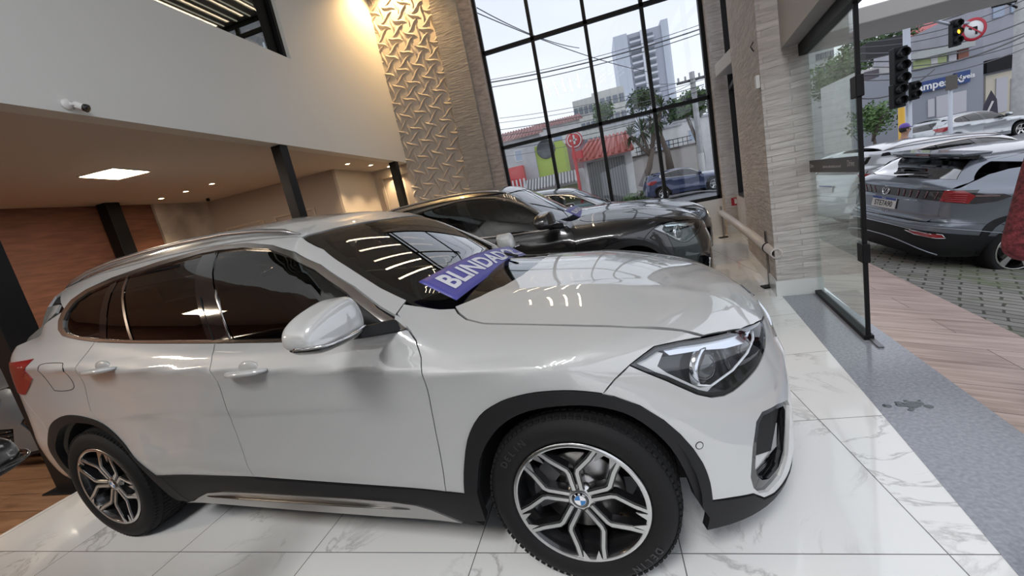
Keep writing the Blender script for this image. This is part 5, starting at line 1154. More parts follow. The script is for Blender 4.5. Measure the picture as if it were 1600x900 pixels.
# carport house with red tiled roof and grey gate
t = box_at('gate_house', 911, 250, 986, 238, 26, .5, W1, 'white gateway with grey double gate under a red tiled roof', 'house'); Y = 26
gx0, gx1 = xrel(t, 920, 275, Y), xrel(t, 978, 265, Y); gz0, gz1 = zrel(t, 303, 945, Y), zrel(t, 248, 950, Y)
for a, b_ in ((gx0, (gx0+gx1)/2-.03), ((gx0+gx1)/2+.03, gx1)):
    g = MB(); g.bx((a, -.34, 1.2), (b_, -.28, gz1)); o = g.build('gate_leaf', GATE, t); g = MB()
    for i in range(7): g.box((a+(b_-a)*(i+.5)/7, -.36, (gz1+1.2)/2), (.05, .05, gz1-1.25))
    g.build('gate_bars', mat('gate_light', (.2, .205, .2), .5), o)
e = t['h']; tile_roof('roof', [(-t['w']/2-.5, -1.0, e-.1), (t['w']/2+.05, -1.0, e-.1), (t['w']/2+.0, 1.6, e+1.2), (-t['w']/2+.6, 1.6, e+1.2)], TILER, t); clean(t)
# shop with striped awning and shelves
t = box_at('shop', 796, 292, 911, 262, 27, 2.5, W1, 'low white shop with striped awning and open shelves', 'building'); Y = 27
b = MB(); b.hexa([(-t['w']/2, -2.2, t['h']-.75), (t['w']/2-.4, -2.2, t['h']-.75), (t['w']/2-.4, -1.2, t['h']-.1), (-t['w']/2, -1.2, t['h']-.1), (-t['w']/2, -2.2, t['h']-.68), (t['w']/2-.4, -2.2, t['h']-.68), (t['w']/2-.4, -1.2, t['h']), (-t['w']/2, -1.2, t['h'])]); o = b.build('awning', W1, t); b = MB()
for i in range(22): x = -t['w']/2+.12+i*(t['w']-.6)/22; b.hexa([(x, -2.24, t['h']-.76), (x+.10, -2.24, t['h']-.76), (x+.10, -1.25, t['h']-.09), (x, -1.25, t['h']-.09), (x, -2.24, t['h']-.66), (x+.10, -2.24, t['h']-.66), (x+.10, -1.25, t['h']+.01), (x, -1.25, t['h']+.01)])
b.build('awning_stripe', mat('stripe_dark', (.10, .10, .11), .6), o)
for a in (0, 1, 2): win(t, -t['w']*.28+a*.95, t['h']-1.45, .85, .95, mat('shelf_dark', (.09, .09, .10), .4), nm='shop_window')
win(t, t['w']*.30, t['h']-1.4, 1.25, 1.15, mat('green_board', (.17, .20, .08), .6), nm='shop_window'); clean(t)
t = box_at('fence', 789, 296, 815, 278, 25.6, .1, REDP, 'low red and white striped fence at the left of the shop', 'fence'); b = MB()
for i in range(6): b.box((-t['w']/2+.1+i*.24, -.06, t['h']-.6), (.10, .06, 1.1))
b.build('fence_board', W1, t); clean(t)
t = box_at('house', 790, 282, 816, 258, 31, .8, REDP, 'small red house at the left of the window wall view'); win(t, 0, t['h']-1.3, .7, .7); clean(t)
t = box_at('house', 820, 262, 878, 219, 32, 5, LIME, 'lime green house front with a round dark window', 'house'); b = MB(); q = ATY(853, 233, 32)-t.location; b.lathe([(0, 0), (.62, 0), (.62, .06), (.70, .06), (.70, 0)], (q.x, -t['d']/2-.02, q.z), (0, -1, 0), 28); b.build('round_window', mat('dark_pane', (.05, .06, .07), .1), t)
MB().bx((-t['w']/2-.02, -2.7, t['h']*.0), (-t['w']/2+1.0, -2.5, t['h']+.02)).build('side_strip', W2, t); clean(t)
t = box_at('house', 879, 262, 912, 213, 38, 5, MAUV, 'mauve house behind the round red sign', 'house'); MB().bx((-t['w']/2, -2.62, t['h']-.25), (t['w']/2, -2.48, t['h'])).build('cornice', W1, t); clean(t)
# round sign on red pole
p0 = ATY(906, 293, 25); p1 = ATY(903, 205, 25); s_ = empty('pole_sign', (p0.x, 25, -.2), 0, 'round red sign on a red pole before the mauve house', 'sign'); hh = p1.z+.2
b = MB(); b.cyl((0, 0, 0), .09, hh, n=12); b.build('pole', REDP, s_); q = ATY(897, 219, 25)-Vector(s_.location)
b = MB(); b.lathe([(0, 0), (.46, 0), (.48, .05), (.46, .10), (0, .10)], (q.x, .05, q.z), (0, -1, 0), 32); b.build('disc', REDP, s_)
b = MB(); b.lathe([(.36, .11), (.39, .115), (.42, .11)], (q.x, .05, q.z), (0, -1, 0), 32); b.box((q.x, -.07, q.z+.02), (.10, .02, .5)); b.box((q.x-.05, -.07, q.z), (.42, .02, .09)); b.build('emblem', W1, s_)
b = MB(); b.box((q.x+.05, 0, q.z-.85), (.62, .08, .42)); b.build('lower_board', REDP, s_)
# white houses and roofs further back
for (a, lb, m, rf) in (((944, 222, 990, 186, 38, 6), 'white two storey house above the red tiled roof', W1, None), ((782, 255, 842, 208, 44, 6), 'grey white house at the far left behind the lime house', W2, 1), ((836, 225, 905, 186, 56, 8), 'pale house with long low roof behind the lime house', W1, 2), ((1008, 232, 1062, 192, 40, 8), 'white house behind the garden wall, with small barred window', W1, None), ((1058, 228, 1112, 176, 46, 8), 'tall white house behind the concrete pole', W1, None)):
    t = box_at('house', *a, m, lb, 'house'); n = max(1, int(t['w']/3.2))
    for i in range(n): win(t, -t['w']/2+(i+.5)*t['w']/n, t['h']-1.7, 1.2, 1.1, mat('pane_blue', (.30, .36, .46), .1))
    if rf: tile_roof('roof', [(-t['w']/2-.4, -t['d']/2-.4, t['h']), (t['w']/2+.4, -t['d']/2-.4, t['h']), (t['w']/2, 0, t['h']+1.3), (-t['w']/2, 0, t['h']+1.3)], mat('roof_pink', (.34, .18, .17), .8), t)
    else: MB().bx((-t['w']/2-.15, -t['d']/2-.15, t['h']-.2), (t['w']/2+.15, t['d']/2, t['h'])).build('parapet', W2, t)
    clean(t)
# mid-rise blocks and the tower
def tower(nm, u0, v0, u1, v1, Y, dep, m, lab, cols, floors, wm, balc=False, strip=None):
    t = box_at(nm, u0, v0, u1, v1, Y, dep, m, lab, 'building'); h0 = t['h']; fh = min(3.0, h0/floors) if False else (h0-2)/floors; b = MB(); w_ = t['w']; g = MB()
    for f in range(floors):
        for c in range(cols):
            x = -w_/2+(c+.5)*w_/cols
            if strip and not (strip[0] <= (c+.5)/cols <= strip[1]): continue
            b.box((x, -dep/2-.05, 1.2+f*fh+fh*.55), (w_/cols*.72, .2, fh*.45))
            if balc: g.box((x, -dep/2-.5, 1.2+f*fh+fh*.12), (w_/cols*.8, 1.0, fh*.28))
    b.build('window_rows', wm, t)
    if balc: g.build('balconies', mat('balcony_pale', (.52, .54, .58), .6), t)
    return t
BW = mat('block_window', (.14, .16, .19), .2)
t = tower('tower_block', 972, 150, 1043, 36, 150, 14, mat('tower_grey', (.36, .38, .43), .7), 'tall grey high-rise tower seen through the window wall', 4, 22, BW, True, (.30, .85)); MB().bx((-t['w']/2-.3, -7.8, 0), (-t['w']/2+t['w']*.24, 7, t['h']+.3)).build('tower_slab', mat('tower_pale', (.47, .50, .56), .7), t); MB().bx((t['w']/2-t['w']*.13, -7.6, 0), (t['w']/2, 7, t['h']+1.2)).build('tower_slab', mat('tower_pale', (.47, .50, .56), .7), t); MB().bx((-t['w']*.02, -7.9, 0), (t['w']*.08, -7, t['h'])).build('tower_slab', mat('tower_white', (.62, .64, .68), .7), t); clean(t)
for a, lb in (((899, 190, 932, 149, 95, 10), 'cream mid-rise block left of the tower'), ((930, 185, 974, 133, 110, 10), 'pale apartment block right beside the tower foot')):
    t = tower('apartment_block', *a, mat('block_cream', (.52, .52, .48), .8), lb, 5, 6, BW); clean(t)
# trees
def blob_tree(name, base, top, rad, m, label, n=26, trunk=.12, flat=.8, leaves=900, ls=.12, cat='tree', grp=None):
    t = empty(name, tuple(base), 0, label, cat, grp); hh = top-base[2]; b = MB(); b.tube([(0, 0, 0), (.1*rad, 0, hh*.35), (0, .05*rad, hh*.7)], [trunk, trunk*.75, trunk*.4], 8)
    rng = random.Random(hash((round(base[0], 1), round(top, 1))) % 1000)
    for i in range(5): a = rng.uniform(0, 6.28); b.tube([(0, 0, hh*.4), (rad*.4*math.cos(a), rad*.4*math.sin(a), hh*.65), (rad*.65*math.cos(a), rad*.65*math.sin(a), hh*.8)], [trunk*.5, trunk*.3, trunk*.12], 6)
    b.build('trunk', BARK, t); V = []; F = []
    cl = [(rng.uniform(-.6, .6)*rad, rng.uniform(-.6, .6)*rad, hh-rad*flat+rng.uniform(-.55, .55)*rad*flat, rng.uniform(.35, .6)*rad) for _ in range(n)]
    for i in range(leaves):
        cx_, cy_, cz_, r_ = cl[i % n]; v = Vector((rng.gauss(0, 1), rng.gauss(0, 1), rng.gauss(0, 1))).normalized()*r_*rng.uniform(.6, 1.05); v.z *= flat; c = Vector((cx_, cy_, cz_))+v
        a = Vector((rng.gauss(0, 1), rng.gauss(0, 1), rng.gauss(0, .6))).normalized()*ls; q = v.cross(a).normalized()*ls*.5; k = len(V); V += [c-a, c+q, c+a, c-q]; F.append((k, k+1, k+2, k+3))
    mesh_obj('foliage', V, F, m, t); return t
def spiky(base_px, top_px, Y, crowns, label):
    p0 = ATY(*base_px, Y); p1 = ATY(*top_px, Y); t = empty('dracaena_tree', tuple(p0), 0, label, 'tree'); d = p1-p0; b = MB(); b.tube([(0, 0, 0), d*.5+Vector((.1, 0, 0)), d], [.22, .16, .12], 8); b.build('trunk', BARK, t)
    rng = random.Random(int(base_px[0])); V = []; F = []
    for (u, v, r) in crowns:
        c = ATY(u, v, Y)-p0; b = MB(); b.tube([d*.8, c], [.09, .07], 6); b.build('branch', BARK, t)
        for i in range(90):
            w_ = Vector((rng.gauss(0, 1), rng.gauss(0, 1), rng.gauss(.15, 1))).normalized(); e = c+w_*r*rng.uniform(.8, 1.05)-Vector((0, 0, .15*r)); q = w_.cross(Vector((0, 0, 1))).normalized()*.035; m_ = c+w_*r*.5; k = len(V); V += [c, m_+q, e, m_-q]; F.append((k, k+1, k+2, k+3))
    mesh_obj('foliage', V, F, DGRN, t); return t
spiky((1003, 292), (1020, 232), 24.3, [(1002, 205, .95), (1022, 190, .9), (1034, 166, .8), (985, 212, .8)], 'tall spiky dracaena tree at the kerb before the garden wall')
spiky((1048, 266), (1032, 212), 25.6, [(1030, 190, .6)], 'slender leaning tree with small spiky crown before the garden wall')
p = ATY(1100, 262, 27); blob_tree('tree', (p.x, 27.3, 0), ATY(1098, 132, 27).z, 1.1, MGRN, 'narrow leafy tree beside the concrete pole at the right of the window wall', leaves=1400, ls=.13)
p = ATY(1070, 200, 60); blob_tree('tree', (p.x, 60, 0), ATY(1070, 145, 60).z, 2.6, DGRN, 'wide dark tree behind the white houses', leaves=1600, ls=.26, trunk=.3)
p = ATY(1008, 200, 70); blob_tree('tree', (p.x, 70, 0), ATY(1008, 135, 70).z, 2.4, DGRN, 'dark tree at the foot of the high-rise tower', leaves=1600, ls=.26, trunk=.3)
p = ATY(946, 200, 75); blob_tree('tree', (p.x, 75, 0), ATY(946, 158, 75).z, 2.0, MGRN, 'tree left of the high-rise tower', leaves=1200, ls=.24, trunk=.3)
o = blob_tree('shrub', (ATY(988, 292, 25).x, 24.2, .2), .95, .9, MGRN, 'grassy shrub around the foot of the dracaena tree', leaves=900, ls=.09, cat='shrub', flat=.5)
ground('trim_6', GRASS, lambda x, y: True, ATY(1060, 268, 26).x, ATY(1118, 255, 26).x+3, 24.9, 26.2, .65, .04)
def pole(name, u0, v0, v1, Y, r, m, label, cat='pole', du=0):
    p0 = ATY(u0, v0, Y); z1 = ATY(u0-du, v1, Y).z; zg = gz(p0.x, Y); t = empty(name, (p0.x, Y, zg), 0, label, cat); b = MB(); b.lathe([(r, 0), (r*.8, z1-zg), (0, z1-zg)], n=12); b.build('shaft', m, t); return t, z1-zg
t, hh = pole('utility_pole', 1098, 268, 108, 25.2, .17, CONC, 'grey concrete pole with white painted foot, right part of the window view'); MB().lathe([(.176, .0), (.172, 1.9)], n=12).build('painted_foot', W1, t); b = MB(); b.box((0, 0, hh-.4), (1.6, .1, .12)); b.box((0, 0, hh-1.3), (1.2, .1, .12)); b.build('cross_arm', MUL, t); b = MB()
for x in (-.7, -.35, .35, .7): b.cyl((x, 0, hh-.34), .05, .2, n=8)
b.build('insulators', CONC, t)
# overhead cables as drooping lines
def cable(a, b_, sag, label, r=.018, m=MUL, grp='overhead cables outside'):
    a, b_ = Vector(a), Vector(b_); pts = [a.lerp(b_, i/12)-Vector((0, 0, sag*4*(i/12)*(1-i/12))) for i in range(13)]; o = MB().tube(pts, r, 5).build('overhead_cable', m); tag(o, label, 'cable', grp); return o
CBL = mat('cable_grey', (.10, .10, .11), .6)
for (a, b_, Y, y2, r) in (((745, 132), (1110, 40), 21, 21, .03), ((745, 128), (1110, 33), 21, 21, .014), ((745, 140), (1110, 47), 21, 21, .02), ((745, 12), (905, 75), 17, 26, .02), ((745, 20), (1012, 112), 17, 30, .02), ((780, 185), (1100, 118), 25, 25, .014), ((780, 192), (1100, 124), 25, 25, .014), ((780, 203), (1100, 132), 25, 25, .02), ((780, 213), (1100, 140), 25, 25, .02), ((780, 235), (1110, 160), 26, 26, .02), ((780, 228), (1110, 150), 26, 26, .014), ((780, 246), (1110, 172), 26, 26, .014), ((1000, 160), (1115, 108), 24, 24, .014), ((1010, 130), (1115, 112), 24, 24, .012)):
    cable(ATY(*a, Y), ATY(*b_, y2), .25, 'thin dark overhead cable crossing the window wall view', r, CBL, 'overhead cables across the window view')
# ---------------------------------------------------------------- street scene to the right of the glass panel
t = box_at('shop_building', 1424, 190, 1537, 72, 30, 6, mat('shop_grey', (.27, .29, .33), .7), 'grey blue shop building with a blue sign board', 'building'); Y = 30; w_ = t['w']
def fr_box(t, u0, v0, u1, v1, Y, m, nm, pr=.12, y0=0, par=None):
    a = ATY(u0, v0, Y)-Vector(t.location); c = ATY(u1, v1, Y)-Vector(t.location); d = t['d'] if 'd' in t else 6
    return MB().bx((min(a.x, c.x), -d/2-pr-y0, min(a.z, c.z)), (max(a.x, c.x), -d/2-y0, max(a.z, c.z))).build(nm, m, par or t)
BLU = mat('sign_blue', (.02, .055, .20), .5); SHUT = mat('roller_shutter', (.50, .50, .53), .5)
sg = fr_box(t, 1436, 146, 1482, 119, Y, BLU, 'sign_board', .18); q = ATY(1459, 133, Y)-Vector(t.location)
M = Matrix.Translation((q.x, -t['d']/2-.19, q.z)) @ Matrix.Rotation(math.pi/2, 4, 'X'); text_mesh('sign_lettering', 'Campestre', .58, mat('sign_white', (.75, .75, .75), .4), sg, M, .01, bold=.012)
sg2 = fr_box(t, 1489, 134, 1512, 110, Y, BLU, 'sign_board', .18); q = ATY(1500, 122, Y)-Vector(t.location); M = Matrix.Translation((q.x, -t['d']/2-.19, q.z)) @ Matrix.Rotation(math.pi/2, 4, 'X'); text_mesh('sign_lettering', 'Imóveis', .36, mat('sign_white', (.75, .75, .75), .4), sg2, M, .01, bold=.008)
o = fr_box(t, 1462, 184, 1509, 141, Y, SHUT, 'roller_shutter', .06); o = fr_box(t, 1449, 184, 1459, 154, Y, SHUT, 'side_door', .06)
fr_box(t, 1427, 111, 1477, 81, Y, mat('panel_lime', (.40, .48, .22), .6), 'upper_panel', .1); fr_box(t, 1452, 104, 1462, 86, Y, W1, 'upper_window', .14); fr_box(t, 1480, 98, 1492, 80, Y, SHUT, 'upper_window', .12); fr_box(t, 1495, 95, 1511, 76, Y, mat('brick_red', (.25, .10, .07), .7), 'upper_panel', .12); fr_box(t, 1424, 97, 1512, 64, Y, mat('roof_grey', (.40, .43, .42), .7), 'roof_edge', .5); clean(t)
t = box_at('large_building', 1534, 200, 1660, -30, 32, 10, mat('plaster_grey', (.33, .33, .37), .8, noise=(.8, .12)), 'large grey building at the right edge with cream ground floor'); Y = 32
fr_box(t, 1537, 190, 1660, 92, Y, mat('cream_paint', (.60, .55, .44), .7), 'ground_floor', .1); fr_box(t, 1534, 97, 1660, 88, Y, MUL, 'ledge', .35)
for u in (1552, 1575, 1602, 1626): fr_box(t, u, 178, u+19, 120, Y, SHUT, 'roller_shutter', .16)
for u, v in ((1550, 30), (1578, 22), (1606, 14)): fr_box(t, u, v, u+18, v-28, Y, mat('pane_blue', (.30, .36, .46), .1), 'window', .08)
clean(t)
t = box_at('house', 1432, 70, 1512, 40, 60, 8, W1, 'white house with a pink red roof above the shop building', 'house'); tile_roof('roof', [(-t['w']/2-.5, -4.6, t['h']-.2), (t['w']/2+.5, -4.6, t['h']-.2), (t['w']/2-1, 0, t['h']+2.2), (-t['w']/2+1, 0, t['h']+2.2)], mat('roof_rose', (.50, .16, .16), .7), t); win(t, 0, t['h']-2, 2.2, 1.2); clean(t)
t = box_at('house', 1470, 45, 1528, 8, 80, 10, mat('block_cream', (.52, .52, .48), .8), 'cream house high on the hill', 'house'); win(t, 1.5, t['h']-2.5, 4, 2); win(t, -4, t['h']-2.5, 1.5, 1.5); clean(t)
t = box_at('house', 1396, 60, 1472, 22, 102, 10, W1, 'white house high on the hill behind the grey pole', 'house'); win(t, 3, t['h']-3, 1.5, 1.5); clean(t)
t = box_at('low_building', 1340, 190, 1424, 92, 37.5, 5, W1, 'low white building with black fascia and dark sign board'); Y = 37.5
fr_box(t, 1345, 97, 1402, 58, Y, mat('fascia_black', (.02, .02, .022), .6), 'fascia', .6); fr_box(t, 1349, 154, 1382, 126, Y, mat('fascia_black', (.02, .02, .022), .6), 'sign_board', .2); fr_box(t, 1350, 126, 1372, 108, Y, mat('pane_dusk', (.12, .10, .12), .3), 'window', .1); fr_box(t, 1384, 190, 1396, 152, Y, SHUT, 'side_gate', .12); fr_box(t, 1400, 186, 1412, 160, Y, mat('brick_orange', (.42, .20, .12), .7), 'brick_panel', .12); clean(t)
for (u, vb, vt, Y, r, m, lb) in ((1362, 186, 156, 28, 1.2, MGRN, 'bush before the low white building'), (1388, 100, 38, 47, 2.3, DGRN, 'dark green tree on the hill behind the black fascia'), (1440, 100, 32, 73, 3.8, DGRN, 'dark green tree on the hill behind the grey pole'), (1352, 100, 45, 84, 4.0, DGRN, 'dark green tree on the hill beside the black panel edge'), (1530, 60, 5, 96, 4.5, DGRN, 'dark tree left of the large grey building'), (1308, 170, 78, 52, 3.0, MGRN, 'green tree seen through the glass panel'), (1333, 175, 85, 56.5, 1.6, DGRN, 'darker tree seen through the glass panel')):
    p = ATY(u, vb, Y); blob_tree('tree', (p.x, Y, -.5), ATY(u, vt, Y).z, r, m, lb, leaves=1300, ls=r*.085, trunk=.05*r+.05)
t = tower('apartment_block', 1276, 130, 1302, 62, 60, 8, mat('block_pale', (.50, .50, .50), .8), 'pale apartment block seen through the glass panel', 4, 8, BW); clean(t)
t = box_at('house', 1300, 185, 1342, 152, 45, 5, W2, 'grey house with flat canopy seen through the glass panel', 'house'); win(t, -1, t['h']-1.8, 1.0, 1.6); MB().bx((-t['w']/2-.4, -3.9, t['h']-.15), (t['w']/2+.4, -2.4, t['h']+.1)).build('canopy', W1, t); clean(t)
# traffic lights, poles and signs
GAL = mat('galvanised', (.42, .45, .50), .45, .5); t, hh = pole('street_pole', 1419, 195, 14, 17, .11, GAL, 'grey galvanised street pole carrying the traffic lights')
def signal(p, lab, lit=None, n=3, face=(0, -1, 0), sc=1.0):
    t = empty('traffic_light', tuple(p), 0, lab, 'traffic light'); b = MB(); b.box((0, 0, 0), (.30*sc, .22*sc, .30*n*sc+.06)); b.build('housing', MUL, t, .02)
    for i in range(n):
        z = (n-1)*.15*sc-i*.30*sc; c = lit[1] if lit and lit[0] == i else None
        o = MB().lathe([(0, .02), (.07*sc, .015), (.095*sc, 0)], (0, -.115*sc, z), face, 18).build('signal_lamp', emis('amber_lamp', (1, .42, .03), 3.5) if c else mat('lamp_off', (.03, .03, .03), .3), t)
        MB().lathe([(.115*sc, 0), (.12*sc, .16*sc), (.105*sc, .16*sc), (.105*sc, 0)], (0, -.11*sc, z), face, 16, a0=math.pi*.0, a1=math.pi*2).build('hood', MUL, t)
    return t
signal(ATY(1404, 105, 16.8), 'black traffic light high on the left of the grey pole', sc=1.25); signal(ATY(1402, 150, 16.8), 'black two-lamp signal low on the left of the grey pole', n=2, sc=1.15); signal(ATY(1427, 142, 16.9), 'black signal on the right of the grey pole, before the blue sign', n=2, sc=.85)
signal(ATY(1492, 52, 21), 'black traffic light with glowing amber lamp on the overhead arm', lit=(1, 'amber'), sc=1.0)
b = MB(); a = ATY(1419, 22, 17); c = ATY(1530, 45, 22); b.tube([a, ATY(1490, 36, 21)+Vector((0, .16, 0)), ATY(1521, 33, 22)+Vector((0, .12, 0)), ATY(1521, 46, 22)+Vector((0, .08, 0))], .05, 8); o = b.build('signal_arm', GAL); tag(o, 'long grey overhead arm carrying the amber traffic light', 'arm')
p = ATY(1521, 46, 22); t = empty('no_turn_sign', tuple(p), 0, 'round white sign with red ring and black arrow beside the amber light', 'sign'); b = MB(); b.lathe([(0, .02), (.40, .02), (.40, 0)], (0, 0, 0), (0, -1, 0), 32); b.build('plate', mat('sign_white', (.75, .75, .75), .4), t)
b = MB(); b.lathe([(.33, .025), (.43, .03), (.44, 0)], (0, 0, 0), (0, -1, 0), 32); b.box((0, -.032, 0), (.72, .01, .05), M=Matrix.Rotation(math.radians(40), 3, 'Y')); b.build('ring', mat('sign_red', (.42, .012, .03), .4), t); b = MB(); b.box((.08, -.03, -.08), (.07, .01, .26)); b.box((0, -.03, .06), (.22, .01, .07)); b.prism([(-.2, .06), (-.08, .14), (-.08, -.02)], (0, -.025, 0), (1, 0, 0), (0, 0, 1), (0, -.01, 0)); b.build('arrow', MUL, t)
t, hh = pole('post', 1409, 197, 168, 14.5, .09, mat('post_yellow', (.62, .36, .03), .5), 'short yellow post left of the grey pole'); t, hh = pole('post', 1485, 200, 118, 19, .07, GAL, 'thin grey post with small dark sign before the shop building'); MB().box((0, -.05, hh-.25), (.34, .04, .5)).build('small_sign', mat('sign_dark', (.09, .08, .07), .6), t)
t, hh = pole('utility_pole', 1589, 192, -20, 25.6, .22, CONC, 'thick concrete utility pole at the right, before the cream ground floor'); b = MB(); b.box((-.1, 0, 5.6), (1.9, .1, .12)); b.tube([(0, 0, 5.2), (-1.2, -.3, 5.9), (-2.0, -.5, 5.8)], .04, 6); b.box((-2.2, -.55, 5.78), (.6, .2, .1)); b.build('lamp_arm', MUL, t)
t = empty('flag_banner', tuple(ATY(1546, 192, 24)), 0, 'narrow dark pointed banner standing on the pavement', 'banner'); hb = ATY(1546, 142, 24).z-t.location.z; b = MB(); b.prism([(-.32, 0), (.34, .05), (.26, hb*.7), (.05, hb), (-.2, hb*.6)], (0, 0, 0), (1, 0, 0), (0, 0, 1), (0, .03, 0)); o = b.build('cloth', mat('banner_dark', (.035, .03, .05), .6), t); b = MB(); b.box((0, -.02, hb*.5), (.08, .02, .5), M=Matrix.Rotation(.4, 3, 'Y')); b.box((.02, -.02, hb*.2), (.3, .02, .1)); b.build('cloth_mark', W1, o)
for (a, Ya, c, Yc, r) in (((1345, 58), 26, (1600, -18), 26, .03), ((1345, 66), 24, (1600, 0), 24, .02), ((1345, 74), 24, (1600, 12), 24, .02), ((1345, 84), 22, (1600, 34), 24, .03), ((1345, 96), 22, (1600, 52), 24, .03), ((1345, 104), 22, (1600, 66), 24, .02), ((1345, 118), 20, (1600, 56), 24, .04), ((1345, 126), 20, (1600, 76), 24, .02), ((1345, 30), 20, (1600, -50), 20, .03), ((1345, 154), 20, (1460, 108), 22, .03)):
    cable(ATY(*a, Ya), ATY(*c, Yc), .35, 'thin dark overhead cable above the street on the right', r, CBL, 'overhead cables above the street')
# canopy beam over the forecourt
b = MB(); A = ATY(1330, 42, 7.4); B_ = ATY(1560, -14, 7.4); b.hexa([(A.x-1.5, 7.4, A.z), (B_.x+3, 7.4, A.z), (B_.x+3, 8.6, A.z), (A.x-1.5, 8.6, A.z), (A.x-1.5, 7.4, A.z+.22), (B_.x+3, 7.4, A.z+.22), (B_.x+3, 8.6, A.z+.22), (A.x-1.5, 8.6, A.z+.22)])
o = b.build('canopy_beam', mat('canopy_grey', (.50, .48, .46), .6), None, .02); tag(o, 'long grey canopy beam above the forecourt, upper right', 'canopy')

# ================================================================ CARS OUTDOORS
def put_tilted(root, rear, rl, pt, yaw, fwd):
    root.rotation_euler = (rl, pt, yaw); Rm = root.rotation_euler.to_matrix(); root.location = Vector(rear)+Rm @ Vector((fwd, 0, 0))
NIV = dict(HERO); NIV['roof'] = ((-3.6, -3.35, -3.1, -2.8, -2.4, -2.0, -1.6, -1.3, -1.1, -.8), (1.36, 1.42, 1.47, 1.515, 1.56, 1.585, 1.595, 1.56, 1.53, 1.44))
NIV['grear'] = ((.9, 1.10, 1.16, 1.3, 1.42, 1.5), (-3.60, -3.56, -3.48, -3.30, -3.16, -3.10)); NIV['grplan'] = ((0, .3, .5, .6, .7, .8), (0, .005, .02, .05, .13, .35)); NIV['rprof'] = ((.15, .25, .4, .62, .70, .95, 1.06, 1.12, 1.3), (-3.46, -3.58, -3.63, -3.63, -3.58, -3.60, -3.63, -3.60, -3.4))
NIV['topedge'] = ((-3.7, -3.0, -2.5, -2.0, -1.5, -1.1, -.6, -.45, -.29, -.08, .14, .33, .48, .6, .72, .85), (1.10, 1.13, 1.14, 1.12, 1.09, 1.07, 1.04, 1.01, .985, .962, .94, .905, .87, .84, .80, .75)); NIV['rplan'] = ((0, .3, .5, .65, .75, .8, .86, .91, .95), (0, .01, .03, .08, .16, .24, .40, .6, 1.0))
S_N = CarShape(NIV)
def warpN(dom, p):
    p = np.array(p, float)
    if dom == 'side': p[:, 0] += np.where(p[:, 1] > 1.17, .30*np.clip((-2.1-p[:, 0])/.6, 0, 1), 0)
    return p
PN = paint('paint_steel_grey', (.17, .19, .225), .6, .28); SCN = (.955, .965, .93)
niv = build_car('car', S_N, PN, 'steel grey coupe-backed SUV parked outside, tail towards the door', 'car', (0, 0, 0), 0, wheel=('five', .345, .25), parts=('front',), warp=warpN, xr=-3.12, rails=False, h=.05, mirrors=True)
niv.scale = SCN; put_tilted(niv, (3.40, 6.38, -.255), .12, .165, .10, 3.63*.955)
def np_(nm, dom, pts, m, **k):
    k.setdefault('h', .05); return panel(S_N, nm, dom, pts, m, niv, segs=False, **k)
gl = [(-.50, 1.415), (.50, 1.415), (.66, 1.175), (-.66, 1.175)]
np_('tailgate', 'rear', [(-.60, 1.445), (.60, 1.445), (.735, 1.17), (.735, 1.11), (.735, .80), (.62, .66), (-.62, .66), (-.735, .80), (-.735, 1.11), (-.735, 1.17)], PN, holes=[gl], off=.001)
np_('rear_window', 'rear', gl, glass('rear_glass', (.03, .035, .04), .14, 0, 2.2), depth=0, h=.05)
lp = S_N.lift('rear', [(0, 1.44)])[0][0]
b = MB(); b.hexa([(-3.02, -.60, 1.455), (-3.02, .60, 1.455), (-3.27, .54, 1.425), (-3.27, -.54, 1.425), (-3.00, -.60, 1.49), (-3.00, .60, 1.49), (-3.30, .55, 1.465), (-3.30, -.55, 1.465)]); sp = b.build('spoiler', PN, niv, .015); b = MB(); b.hexa([(-3.10, -.56, 1.39), (-3.10, .56, 1.39), (-3.26, .51, 1.40), (-3.26, -.51, 1.40), (-3.10, -.57, 1.452), (-3.10, .57, 1.452), (-3.29, .52, 1.43), (-3.29, -.52, 1.43)]); b.build('spoiler_lip', GLB, sp, .01)
b = MB(); b.box((-3.285, 0, 1.44), (.01, .20, .014)); b.build('brake_light', mat('red_lamp', (.3, 0, 0)), sp)
def Rr(pts): return pts
low = [(-1.40, .30), (-1.0, .27), (0, .26), (1.0, .27), (1.40, .30)]
np_('rear_bumper', 'tail', [(-1.42, .62), (-1.30, .66), (-.75, .67), (-.60, .655), (.60, .655), (.75, .67), (1.30, .66), (1.42, .62), (1.45, .50), (-1.45, .50)], PN, h=.05)
np_('bumper_corner', 'tail', [(-1.45, .62), (-1.33, 1.0), (-1.10, 1.08), (-.74, 1.08), (-.76, .82), (-.66, .67), (-1.30, .66)], PN, both=True, h=.05)
np_('lower_bumper', 'tail', [(-1.48, .50), (-1.2, .52), (-.7, .555), (.7, .555), (1.2, .52), (1.48, .50), (1.46, .26), (1.0, .24), (0, .24), (-1.0, .24), (-1.46, .26)], BLK, h=.05, off=.012, depth=.03)
def tl(pts, r, nm, m, off=.016, flat=.6, n=10):
    P, ok = S_N.lift('tail', spline(pts, 3)); P = P+S_N.nrm(P)*off; return MB().tube([tuple(p) for p in P], r, n, flat=flat).build(nm, m, niv)
tl([(-1.42, .545), (-.9, .600), (-.5, .605), (0, .605), (.5, .605), (.9, .600), (1.42, .545)], .006, 'bumper_moulding', GAL); tl([(-.72, .520), (-.4, .56), (0, .565), (.4, .56), (.72, .520)], .007, 'bumper_moulding', CHB)
tl([(-.80, .27), (-.55, .36), (-.3, .40), (0, .41), (.3, .40), (.55, .36), (.80, .27)], .012, 'bumper_skid_trim', GAL, .022)
